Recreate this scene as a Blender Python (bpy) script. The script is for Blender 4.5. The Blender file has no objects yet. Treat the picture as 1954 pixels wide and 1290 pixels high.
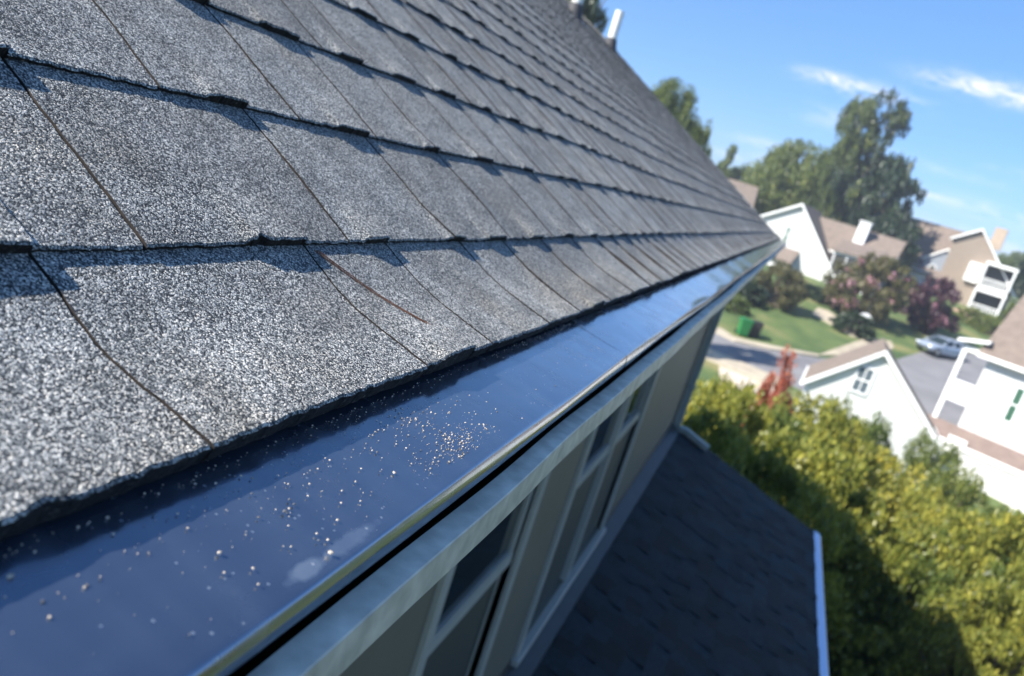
import bpy, math, random
import numpy as np
from mathutils import Vector, Matrix
R = math.radians
random.seed(7); rng = np.random.default_rng(7)
scene = bpy.context.scene
COL = scene.collection

# ------------------------------------------------------------------ camera
# rows: camera right, image down, view direction, in world axes (X away from house, Y along the eave, Z up)
CR = np.array([[0.8944145706593556, 0.34333539156869264, 0.2866066724425883],
               [0.3466364045278902, -0.1272355303133723, -0.9293300398038641],
               [-0.28260534115302466, 0.9305546350012165, -0.23281385789839726]])
FPX = 1500.0
cd = bpy.data.cameras.new('camera'); cam = bpy.data.objects.new('camera', cd); COL.objects.link(cam)
m = Matrix(((CR[0][0], -CR[1][0], -CR[2][0], 0), (CR[0][1], -CR[1][1], -CR[2][1], 0), (CR[0][2], -CR[1][2], -CR[2][2], 0), (0, 0, 0, 1)))
cam.matrix_world = m
cd.sensor_width = 36; cd.lens = FPX/1954*36
cd.clip_start = 0.02; cd.clip_end = 3000
cd.dof.use_dof = True; cd.dof.focus_distance = 0.50; cd.dof.aperture_fstop = 9.0
scene.camera = cam
# ------------------------------------------------------------------ light
SUN = Vector((-0.585, -0.50, 0.64)).normalized()          # towards the sun
el = math.asin(SUN.z); az = math.atan2(SUN.x, SUN.y)
w = bpy.data.worlds.new('World'); scene.world = w; w.use_nodes = True
wn = w.node_tree; wn.nodes.clear()
def N(t, typ, **k):
    n = t.nodes.new(typ)
    for a, b in k.items():
        if a.startswith('i_'): n.inputs[a[2:].replace('_', ' ')].default_value = b
        else: setattr(n, a, b)
    return n
sky = N(wn, 'ShaderNodeTexSky', sky_type='NISHITA', sun_disc=False, sun_elevation=el, sun_rotation=az, altitude=100, air_density=1.0, dust_density=0.3, ozone_density=2.2)
hs = N(wn, 'ShaderNodeHueSaturation'); hs.inputs['Saturation'].default_value = 1.0
wn.links.new(sky.outputs[0], hs.inputs['Color'])
bg = N(wn, 'ShaderNodeBackground'); bg.inputs[1].default_value = 0.095
bg2 = N(wn, 'ShaderNodeBackground'); bg2.inputs[0].default_value = (0.95, 0.96, 1.0, 1); bg2.inputs[1].default_value = 0.6
tc = N(wn, 'ShaderNodeTexCoord')
sz = N(wn, 'ShaderNodeSeparateXYZ'); wn.links.new(tc.outputs['Generated'], sz.inputs[0])
hr = N(wn, 'ShaderNodeValToRGB'); he = hr.color_ramp.elements; he[0].position = .0; he[0].color = (.46, .57, .90, 1); he[1].position = .42; he[1].color = (.66, .92, 1.12, 1)
he.new(.15).color = (.50, .68, .97, 1)
wn.links.new(sz.outputs[2], hr.inputs[0])
hm = N(wn, 'ShaderNodeVectorMath', operation='MULTIPLY'); wn.links.new(hs.outputs[0], hm.inputs[0]); wn.links.new(hr.outputs[0], hm.inputs[1]); wn.links.new(hm.outputs[0], bg.inputs[0])
nz = N(wn, 'ShaderNodeTexNoise'); nz.inputs['Scale'].default_value = 26; nz.inputs['Detail'].default_value = 9; nz.inputs['Roughness'].default_value = 0.66; nz.inputs['Distortion'].default_value = .6
mp = N(wn, 'ShaderNodeMapping'); mp.inputs['Scale'].default_value = (1, 1, 3.2)
wn.links.new(tc.outputs['Generated'], mp.inputs[0]); wn.links.new(mp.outputs[0], nz.inputs['Vector'])
# each cloud: direction, half width, half height, strength
CL = [((0.0026, 0.9862, 0.1653), .052, .0085, .75), ((-0.04, .985, .170), .022, .005, .6), ((0.115, .9741, .1945), .050, .0095, 1.0), ((0.170, .965, .190), .03, .009, .7),
      ((-0.0742, .9938, .082), .045, .006, .35), ((-0.062, .9958, .066), .02, .005, .5), ((-0.018, .9916, .128), .03, .012, .25),
      ((0.0965, .9922, .078), .035, .005, .35), ((0.17, .981, .076), .07, .009, .4), ((0.24, .968, .045), .10, .012, .4), ((0.06, .995, .052), .05, .006, .3), ((-.10, .99, .06), .03, .005, .35), ((.13, .985, .105), .05, .005, .2), ((.20, .972, .12), .05, .006, .25), ((.05, .99, .11), .03, .004, .2)]
acc = None
def mth(t, op, a, b=None, clamp=False):
    n = t.nodes.new('ShaderNodeMath'); n.operation = op; n.use_clamp = clamp
    for i, v in enumerate((a, b)):
        if v is None: continue
        if isinstance(v, (int, float)): n.inputs[i].default_value = v
        else: t.links.new(v, n.inputs[i])
    return n.outputs[0]
def vdot(t, a, vec):
    n = t.nodes.new('ShaderNodeVectorMath'); n.operation = 'DOT_PRODUCT'; t.links.new(a, n.inputs[0]); n.inputs[1].default_value = vec
    return n.outputs['Value']
for d, a, b, s in CL:
    d = Vector(d).normalized(); t = Vector((d.y, -d.x, 0)).normalized(); bb = t.cross(d)
    u = mth(wn, 'DIVIDE', vdot(wn, tc.outputs['Generated'], t), a); v = mth(wn, 'DIVIDE', vdot(wn, tc.outputs['Generated'], bb), b)
    q = mth(wn, 'ADD', mth(wn, 'MULTIPLY', u, u), mth(wn, 'MULTIPLY', v, v))
    g = mth(wn, 'POWER', 2.718, mth(wn, 'MULTIPLY', q, -1.0)); g = mth(wn, 'MULTIPLY', g, s)
    f = mth(wn, 'GREATER_THAN', vdot(wn, tc.outputs['Generated'], d), 0.5); g = mth(wn, 'MULTIPLY', g, f)
    acc = g if acc is None else mth(wn, 'ADD', acc, g)
nn = N(wn, 'ShaderNodeMapRange'); nn.inputs[1].default_value = .38; nn.inputs[2].default_value = .62; nn.inputs[3].default_value = .0; nn.inputs[4].default_value = 1.25
wn.links.new(nz.outputs[0], nn.inputs[0])
acc = mth(wn, 'MULTIPLY', acc, nn.outputs[0], True)
mx = N(wn, 'ShaderNodeMixShader'); wn.links.new(acc, mx.inputs[0]); wn.links.new(bg.outputs[0], mx.inputs[1]); wn.links.new(bg2.outputs[0], mx.inputs[2])
wo = N(wn, 'ShaderNodeOutputWorld'); wn.links.new(mx.outputs[0], wo.inputs[0])
sl = bpy.data.lights.new('sun', 'SUN'); sl.energy = 5.0; sl.angle = R(0.6); sl.color = (1.0, .95, .87)
so = bpy.data.objects.new('sun', sl); COL.objects.link(so); so.rotation_euler = SUN.to_track_quat('Z', 'Y').to_euler()
scene.view_settings.view_transform = 'Standard'; scene.view_settings.look = 'None'; scene.view_settings.exposure = 1.05; scene.view_settings.gamma = 1

# ------------------------------------------------------------------ helpers
def ray(px, py):
    d = CR.T @ np.array([px-977.0, py-645.0, FPX]); return d/np.linalg.norm(d)
def at(px, py, Y):
    d = ray(px, py); return Vector(d*Y/d[1])
G0, GS, GA, GB = -10.3, 0.118, 36.0, 100.0
def gz(y):
    if y < GA: return G0
    if y < GB: return G0+GS*(y-GA)
    return G0+GS*(GB-GA)+.03*(min(y, 400)-GB)
def gpt(px, py):
    d = ray(px, py); t = 1.0
    while t < 900 and d[2]*t > gz(d[1]*t): t *= 1.004
    return Vector((d[0]*t, d[1]*t, gz(d[1]*t)))
class MB:
    def __init__(s): s.v = []; s.f = []; s.m = []; s.att = {}
    def add(s, vs, fs, mi=0):
        b = len(s.v); s.v += [tuple(x) for x in vs]; s.f += [tuple(i+b for i in f) for f in fs]; s.m += [mi]*len(fs); return s
    def box(s, lo, hi, mi=0, M=None):
        x0, y0, z0 = lo; x1, y1, z1 = hi
        vs = [Vector(p) for p in ((x0,y0,z0),(x1,y0,z0),(x1,y1,z0),(x0,y1,z0),(x0,y0,z1),(x1,y0,z1),(x1,y1,z1),(x0,y1,z1))]
        if M: vs = [M @ p for p in vs]
        return s.add(vs, [(0,3,2,1),(4,5,6,7),(0,1,5,4),(1,2,6,5),(2,3,7,6),(3,0,4,7)], mi)
    def prism(s, poly, a0, a1, axis=1, mi=0):
        """poly of (u,w) extruded along axis"""
        def P(u, w, a): return {1: (u, a, w), 0: (a, u, w), 2: (u, w, a)}[axis]
        n = len(poly); vs = [P(u, w, a0) for u, w in poly]+[P(u, w, a1) for u, w in poly]
        fs = [(i, (i+1) % n, (i+1) % n+n, i+n) for i in range(n)]+[tuple(range(n))[::-1], tuple(range(n, 2*n))]
        return s.add(vs, fs, mi)
    def tube(s, pts, rad, n=8, mi=0, cap=True):
        pts = [Vector(p) for p in pts]; rad = rad if isinstance(rad, (list, tuple)) else [rad]*len(pts)
        vs = []; fs = []
        for i, p in enumerate(pts):
            t = (pts[min(i+1, len(pts)-1)]-pts[max(i-1, 0)]).normalized()
            a = t.cross(Vector((0, 0, 1)));
            if a.length < .05: a = t.cross(Vector((1, 0, 0)))
            a.normalize(); b = t.cross(a)
            for k in range(n):
                th = 2*math.pi*k/n; vs.append(p+(a*math.cos(th)+b*math.sin(th))*rad[i])
        for i in range(len(pts)-1):
            for k in range(n): fs.append((i*n+k, i*n+(k+1) % n, (i+1)*n+(k+1) % n, (i+1)*n+k))
        if cap: fs += [tuple(range(n))[::-1], tuple(range((len(pts)-1)*n, len(pts)*n))]
        return s.add(vs, fs, mi)
    def sweep(s, prof, ys, mi=0, wob=None, closed=False):
        """(x,z) profile swept along Y"""
        n = len(prof); vs = []
        for y in ys:
            for j, (x, z) in enumerate(prof):
                dx, dz = wob(y, j) if wob else (0, 0); vs.append((x+dx, y, z+dz))
        fs = []
        for i in range(len(ys)-1):
            for j in range(n if closed else n-1):
                j2 = (j+1) % n; fs.append((i*n+j, (i+1)*n+j, (i+1)*n+j2, i*n+j2))
        return s.add(vs, fs, mi)
    def build(s, name, mats, parent=None, smooth=False, loc=None, rot=0, recalc=True):
        me = bpy.data.meshes.new(name); me.from_pydata(s.v, [], s.f)
        mats = mats if isinstance(mats, (list, tuple)) else [mats]
        for mm in mats: me.materials.append(mm)
        me.polygons.foreach_set('material_index', s.m)
        if recalc:
            import bmesh
            b = bmesh.new(); b.from_mesh(me); bmesh.ops.recalc_face_normals(b, faces=b.faces); b.to_mesh(me); b.free()
        if smooth: me.polygons.foreach_set('use_smooth', [True]*len(me.polygons))
        for k, arr in s.att.items():
            at_ = me.attributes.new(k, 'FLOAT', 'FACE'); at_.data.foreach_set('value', arr)
        o = bpy.data.objects.new(name, me); COL.objects.link(o)
        if parent: o.parent = parent
        if loc is not None: o.location = loc
        if rot: o.rotation_euler.z = rot
        return o
def bevel(o, wd=.01, seg=2):
    b = o.modifiers.new('bevel', 'BEVEL'); b.width = wd; b.segments = seg; b.limit_method = 'ANGLE'; return o
def empty(name, loc=(0, 0, 0), rz=0):
    o = bpy.data.objects.new(name, None); COL.objects.link(o); o.location = loc; o.rotation_euler.z = rz; o.empty_display_size = .2; return o
def tag(o, label=None, cat=None, group=None, kind=None):
    if label: o['label'] = label
    if cat: o['category'] = cat
    if group: o['group'] = group
    if kind: o['kind'] = kind
    return o

# ------------------------------------------------------------------ materials
def mat(name, col=(.5,.5,.5), rough=.6, metal=0, spec=.5, noise=0, nscale=5, bump=0, bscale=50, bdist=.01, var=None, ior=None):
    m_ = bpy.data.materials.new(name); m_.use_nodes = True; t = m_.node_tree; p = t.nodes['Principled BSDF']
    p.inputs['Base Color'].default_value = (*col, 1); p.inputs['Roughness'].default_value = rough; p.inputs['Metallic'].default_value = metal
    p.inputs['Specular IOR Level'].default_value = spec
    if ior: p.inputs['IOR'].default_value = ior
    tc_ = N(t, 'ShaderNodeTexCoord')
    if noise:
        a = N(t, 'ShaderNodeTexNoise'); a.inputs['Scale'].default_value = nscale; a.inputs['Detail'].default_value = 5
        t.links.new(tc_.outputs['Object'], a.inputs[0])
        r = N(t, 'ShaderNodeValToRGB'); e = r.color_ramp.elements
        e[0].position = .3; e[1].position = .7
        c2 = var or col
        e[0].color = (*[c*(1-noise) for c in col], 1); e[1].color = (*[min(1, c*(1+noise)) for c in c2], 1)
        t.links.new(a.outputs[0], r.inputs[0]); t.links.new(r.outputs[0], p.inputs['Base Color'])
    if bump:
        b = N(t, 'ShaderNodeTexNoise'); b.inputs['Scale'].default_value = bscale; b.inputs['Detail'].default_value = 4
        t.links.new(tc_.outputs['Object'], b.inputs[0]); bn = N(t, 'ShaderNodeBump'); bn.inputs['Strength'].default_value = bump; bn.inputs['Distance'].default_value = bdist
        t.links.new(b.outputs[0], bn.inputs['Height']); t.links.new(bn.outputs[0], p.inputs['Normal'])
    return m_
def ramp(t, stops, interp='LINEAR'):
    r = N(t, 'ShaderNodeValToRGB'); e = r.color_ramp.elements; r.color_ramp.interpolation = interp
    while len(e) < len(stops): e.new(.5)
    for k, (p_, c) in enumerate(stops): e[k].position = p_; e[k].color = (*c, 1)
    return r
def granule_mat(name, stops, scale=620, bd=.0009, edge=False, gain=1.0):
    m_ = bpy.data.materials.new(name); m_.use_nodes = True; t = m_.node_tree; p = t.nodes['Principled BSDF']
    tc_ = N(t, 'ShaderNodeTexCoord')
    nd = N(t, 'ShaderNodeTexNoise'); nd.inputs['Scale'].default_value = 900; nd.inputs['Detail'].default_value = 1
    t.links.new(tc_.outputs['Object'], nd.inputs[0])
    va = N(t, 'ShaderNodeVectorMath', operation='MULTIPLY_ADD'); va.inputs[1].default_value = (.0011,)*3
    t.links.new(nd.outputs['Color'], va.inputs[0]); t.links.new(tc_.outputs['Object'], va.inputs[2])
    v = N(t, 'ShaderNodeTexVoronoi'); v.inputs['Scale'].default_value = scale; t.links.new(va.outputs[0], v.inputs[0])
    sp = N(t, 'ShaderNodeSeparateColor'); t.links.new(v.outputs['Color'], sp.inputs[0])
    r = ramp(t, stops, 'LINEAR'); t.links.new(sp.outputs[0], r.inputs[0])
    # larger tone drift and per-tab tint
    a = N(t, 'ShaderNodeTexNoise'); a.inputs['Scale'].default_value = 26; a.inputs['Detail'].default_value = 5; t.links.new(tc_.outputs['Object'], a.inputs[0])
    a2 = N(t, 'ShaderNodeMapRange'); a2.inputs[1].default_value = .3; a2.inputs[2].default_value = .7; a2.inputs[3].default_value = .72*gain; a2.inputs[4].default_value = 1.22*gain
    t.links.new(a.outputs[0], a2.inputs[0])
    at_ = N(t, 'ShaderNodeAttribute', attribute_name='tint'); k = mth(t, 'MULTIPLY', a2.outputs[0], mth(t, 'ADD', at_.outputs['Fac'], 1.0))
    # warm dust speckle
    w2 = N(t, 'ShaderNodeTexNoise'); w2.inputs['Scale'].default_value = 7; w2.inputs['Detail'].default_value = 6; t.links.new(tc_.outputs['Object'], w2.inputs[0])
    wr = ramp(t, [(.5, (1, 1, 1)), (.72, (1.0, .93, .84))]); t.links.new(w2.outputs[0], wr.inputs[0])
    mu = N(t, 'ShaderNodeVectorMath', operation='SCALE'); t.links.new(r.outputs[0], mu.inputs[0]); t.links.new(k, mu.inputs['Scale'])
    mm = N(t, 'ShaderNodeVectorMath', operation='MULTIPLY'); t.links.new(mu.outputs[0], mm.inputs[0]); t.links.new(wr.outputs[0], mm.inputs[1])
    t.links.new(mm.outputs[0], p.inputs['Base Color'])
    p.inputs['Roughness'].default_value = .75; p.inputs['Specular IOR Level'].default_value = .35
    h = mth(t, 'SUBTRACT', mth(t, 'MULTIPLY', sp.outputs[1], .8), v.outputs['Distance'])
    bn = N(t, 'ShaderNodeBump'); bn.inputs['Strength'].default_value = .85; bn.inputs['Distance'].default_value = bd
    t.links.new(h, bn.inputs['Height']); t.links.new(bn.outputs[0], p.inputs['Normal'])
    return m_
G_STOPS = [(0, (.018, .020, .022)), (.30, (.040, .046, .052)), (.48, (.115, .125, .13)), (.70, (.29, .30, .295)), (.88, (.53, .525, .50)), (1, (.76, .72, .64))]
M_GRAN = granule_mat('shingle_granules', G_STOPS, 1120, .0006)
M_EDGE = granule_mat('shingle_cut_edge', [(0, (.006, .006, .007)), (.8, (.012, .012, .013)), (.97, (.03, .03, .03)), (1, (.12, .12, .12))], 600)
M_GAP = mat('asphalt_gap', (.009, .008, .008), .95, noise=.5, nscale=120, var=(.020, .015, .012))
M_GSHADE = granule_mat('shingle_granules_shaded', [(0, (.001, .005, .009)), (.5, (.003, .010, .017)), (.8, (.007, .019, .030)), (1, (.03, .05, .065))], 300, .0012)  # lower roof copy of the shingles, with the shade put into its colour

# ------------------------------------------------------------------ our house
AL = R(31); U = np.array([-math.cos(AL), math.sin(AL)]); NV = np.array([math.sin(AL), math.cos(AL)])
HP = .261; A1 = .212; A0 = .0825; EX = .143; YE = 10.4; RIDGE = 3.36
YS = -0.35
def base(a):
    """roof base line in (x,z) for up-slope coordinate a, with the flattened first course"""
    if a >= .175: return -HP*NV+a*U, NV
    k = min(1, max(0, (.175-a)/.04)); p0 = -HP*NV+.175*U
    al = AL-R(13)*k; L = .175-a; P = p0
    for seg, dg in ((.012, 2.5), (.012, 6.5), (.012, 9.5), (9, 13)):
        q = min(max(L, -1), seg)
        if L <= 0: break
        P = P-np.array([-math.cos(AL-R(dg)), math.sin(AL-R(dg))])*q; L -= seg
    return P, np.array([math.sin(al), math.cos(al)])
def wav(y, k): return .0011*math.sin(y*3.1+1.7)+.0008*math.sin(y*9.7+2.9)
JL = {0: [-.30, -.16, -.02, .12, .266, .48, .60, .76, .885, 1.03, 1.18, 1.33, 1.46],
      1: [-.28, -.12, .05, .20, .335, .54, .733, .905, 1.08, 1.265, 1.45],
      2: [-.25, -.07, .09, .25, .452, .612, .752, .89, 1.03, 1.16, 1.32, 1.47], 3: [.0, .25, .45, .61, .80, .89, 1.09, 1.225, 1.38]}
NC = int((RIDGE-A1)/EX)+1
joints = []
for k in range(NC+1):
    j = list(JL.get(k, [YS+random.uniform(.02, .15)]))
    while j[-1] < YE-.1: j.append(j[-1]+random.choice([.10, .13, .16, .19])+random.uniform(-.015, .015))
    joints.append([y for y in j if y < YE-.03])
def ah(a, y, h, k):
    P, n = base(a); q = P+n*(h+wav(y, k)); return (q[0], y, q[1])
roof = MB(); tint = []
house = tag(empty('townhouse', (-3.0, 0, -10.3)), 'grey shingled house whose dark glossy guarded gutter runs away from the camera', 'house')
house.matrix_world = Matrix.Identity(4)
def rnd_noise(n, amp):
    x = rng.normal(0, 1, n+4); x = (x[:-4]+x[1:-3]+x[2:-2])*.577; return x[:n]*amp
for k in range(NC+1):
    a0 = A0 if k == 0 else A1+(k-1)*EX
    a1 = A1 if k == 0 else a0+EX
    E_ = a1-a0; a1 = min(a1, RIDGE)
    tb = .0062 if k == 0 else .0055
    ys = [YS]+joints[k]+[YE]
    teeth = [(y-random.uniform(.035, .07), y+.001) for y in joints[k-1]] if k > 0 else [(y-.1, y-.04) for y in joints[0][::3]]
    JW = [(random.uniform(-.005, .005), random.uniform(.0004, .0016), random.uniform(4, 9), random.uniform(0, 6), random.uniform(.2, 1) if random.random() < .6 else 0) for _ in ys]
    def jw(q, vv):
        a_, b_, c_, d_, _e = JW[q]; return a_*(1-vv)+b_*math.sin(vv*c_+d_)+.0004*math.sin(vv*31+d_)
    for i in range(len(ys)-1):
        gw_ = random.uniform(.0006, .0010)+(.0006 if ys[i] > 1.1 else 0); ya, yb = ys[i]+gw_, ys[i+1]-gw_
        if yb-ya < .01: continue
        off = random.uniform(0, .0006); tl = -random.uniform(.0004, .0013)-(.0007 if ys[i] > 1.1 else 0); ti = random.uniform(-.16, .10)
        yy = [ya]
        while yy[-1] < yb:
            y = yy[-1]; near = k <= 3
            yy.append(y+(.0022 if (y < 1.0 and k <= 2) else .004 if (y < 1.7 and near) else .009 if y < 2.5 else .03 if y < 5 else .07))
        yy[-1] = yb
        for (s0, s1) in teeth:
            for q in (s0, s0+.004, s0+.008, s0+.011, s1, s1+.0015):
                if ya < q < yb: yy.append(q)
        yy = sorted(set(yy)); n = len(yy)
        vs_ = [0, .0015, .012]+list(np.linspace(.022, E_-.004, 11))+[E_+.006] if (k <= 3 and ya < 2.5) else [0, .0015, .012, .045, .047, .1, E_+.004]
        jit = rnd_noise(n, .00055 if k <= 3 else .0008)+.0009*np.sin(np.array(yy)*21+k*3)*math.sin(k+ya*7)
        chip = random.random() < .25; cy = random.uniform(ya, yb)
        verts = []; nv = len(vs_)
        skew = random.uniform(-.004, .004)
        curl = random.uniform(0, .0016) if k == 0 else 0
        for jx, y in enumerate(yy):
            th = 0
            for (s0, s1) in teeth:
                if s0 <= y <= s1: th = .0045*min(1, (y-s0)/.011); break
            f = (y-ya)/(yb-ya)
            for vi, v in enumerate(vs_):
                vv = v/E_
                h = .0016+(tb-.0014)*(1-vv*.93)+off*(1-vv)+tl*(f-.5)*(1-vv*.45)+th*max(0, 1-v/.05)+(.0062 if k == 0 else .0022)*(JW[i][4]*math.exp(-(f*(yb-ya)/.022)**2)+.45*JW[i+1][4]*math.exp(-((1-f)*(yb-ya)/.02)**2))*math.sin(max(0, min(1, vv))*math.pi)**2
                aa = a0+v
                if vi == 0: aa += jit[jx]+(.003*math.exp(-((y-cy)/.006)**2) if chip else 0); h -= .0011+abs(jit[jx])*.3
                elif vi == 1: aa += jit[jx]*.8+(.003*math.exp(-((y-cy)/.006)**2) if chip else 0)
                if aa > RIDGE: aa = RIDGE
                wob = jw(i, vv)*(1-f)*(i > 0)+jw(i+1, vv)*f*(i+1 < len(ys)-1)
                verts.append(ah(aa, y+wob, h, k))
        fs = []; n0 = len(roof.f)
        for jx in range(n-1):
            for vi in range(nv-1): fs.append((jx*nv+vi, (jx+1)*nv+vi, (jx+1)*nv+vi+1, jx*nv+vi+1))
        roof.add(verts, fs, 0)
        # butt face and side faces
        bot = [ah(a0+jit[jx]*.5+.0015, y, -.0005 if k else -.0050, k) for jx, y in enumerate(yy)]
        b0 = len(roof.v)-len(verts); b1 = len(roof.v); roof.v += bot
        bf = [(b0+jx*nv, b1+jx, b1+jx+1, b0+(jx+1)*nv) for jx in range(n-1)]
        roof.f += bf; roof.m += [1]*len(bf)
        for jx in (0, n-1):
            side = [ah(min(RIDGE, a0+v), yy[jx]+(jw(i, v/E_)*(i > 0) if jx == 0 else jw(i+1, v/E_)*(i+1 < len(ys)-1)), -.0034, k) for v in vs_]; b2 = len(roof.v); roof.v += side
            sf = [(b0+jx*nv+vi, b0+jx*nv+vi+1, b2+vi+1, b2+vi) for vi in range(nv-1)]; roof.f += sf; roof.m += [2]*len(sf)
        tint += [ti]*(len(roof.f)-n0)
# under layer
asl = [A0+.003, .12, .15, .175, .21, .5, 1, 2, RIDGE]
n0 = len(roof.f)
yl = list(np.arange(YS, 2, .05))+list(np.arange(2, YE-.02, .3))+[YE-.01]
v_ = []
for y in yl:
    for a in asl:
        v_.append(ah(a, y, -.0032, 0))
roof.add(v_, [(i*9+j, (i+1)*9+j, (i+1)*9+j+1, i*9+j+1) for i in range(len(yl)-1) for j in range(8)], 2)
tint += [0]*(len(roof.f)-n0)
roof.att['tint'] = tint
o_roof = roof.build('roof', [M_GRAN, M_EDGE, M_GAP], house, recalc=False)
RP = -HP*NV+RIDGE*U        # ridge point
# back slope, ridge cap, gable ends
M_WALL = mat('painted_siding', (.155, .145, .115), .6, noise=.06, nscale=3, bump=.15, bscale=60, bdist=.002)
M_TRIMW = mat('weathered_white_paint', (.62, .62, .58), .45, noise=.12, nscale=40, bump=.2, bscale=120, bdist=.0008)
bs = MB()
bs.prism([(RP[0]-.02, RP[1]+.004), (2*RP[0]+.25, -.17), (2*RP[0]+.25, -.21), (RP[0]-.02, RP[1]-.05)], YS, YE)
o = bs.build('back_slope', M_GRAN, o_roof)
rc = MB()
for i in range(52):
    y0 = YS+i*.21
    if y0 > YE-.1: break
    y1 = min(y0+.24, YE)
    for s in (1, -1):
        rc.add([(RP[0], y0, RP[1]+.022), (RP[0]+s*.13, y0, RP[1]+.022-.078), (RP[0]+s*.13, y1, RP[1]+.014-.078), (RP[0], y1, RP[1]+.014), (RP[0], y0, RP[1]+.014), (RP[0]+s*.13, y0, RP[1]+.012-.078)], [(0, 1, 2, 3), (0, 4, 5, 1)])
rc.build('ridge_cap', M_GRAN, o_roof, recalc=False)
rk = MB(); pa, pb = base(A0+.01)[0], RP
rk.add([(pa[0], YE-.03, pa[1]-.006), (pb[0], YE-.03, pb[1]-.006), (pb[0], YE-.03, pb[1]-.16), (pa[0], YE-.03, pa[1]-.16), (pa[0], YE-.012, pa[1]-.006), (pb[0], YE-.012, pb[1]-.006), (pb[0], YE-.012, pb[1]-.16), (pa[0], YE-.012, pa[1]-.16)], [(0,1,2,3),(4,7,6,5),(0,4,5,1),(3,2,6,7),(0,3,7,4),(1,5,6,2)])
rk.build('rake_board', M_TRIMW, o_roof)

# vent pipes
M_PVC = mat('white_pvc', (.78, .77, .72), .35, noise=.06, nscale=20)
M_BOOT = mat('rubber_boot', (.05, .05, .055), .7)
M_LEAD = mat('painted_flashing', (.16, .16, .17), .5, noise=.3, nscale=30)
def vent(a, y, hgt, r=.052):
    P = base(a)[0]; x, z = P[0], P[1]
    p = MB(); prof = [(x, y, z-.05), (x, y, z+hgt)]; p.tube(prof, r, 20, cap=False); p.tube([(x, y, z+hgt), (x, y, z-.0)], r*.86, 20, cap=False)
    ring = []; n = 20
    for k in range(n):
        c, s = math.cos(2*math.pi*k/n), math.sin(2*math.pi*k/n); ring += [(x+r*c, y+r*s, z+hgt), (x+r*.86*c, y+r*.86*s, z+hgt)]
    p.add(ring, [(2*k, 2*((k+1) % n), 2*((k+1) % n)+1, 2*k+1) for k in range(n)])
    o = p.build('vent_pipe', M_PVC, house, smooth=False)
    b = MB(); b.tube([(x, y, z-.03), (x, y, z+.07), (x, y, z+.10)], [r*1.75, r*1.25, r*1.08], 20, cap=False); b.build('pipe_boot', M_BOOT, o, smooth=True)
    f = MB(); q = []
    for da, dy in ((-.17, -.15), (-.17, .15), (.15, .15), (.15, -.15)):
        P2, n2 = base(a+da); q.append((P2[0]+n2[0]*.012, y+dy, P2[1]+n2[1]*.012))
    f.add(q, [(0, 1, 2, 3)]); f.build('flashing_sheet', M_LEAD, o)
    return o
vent(3.0, 9.2, .40); vent(2.88, 7.4, .42)

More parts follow.
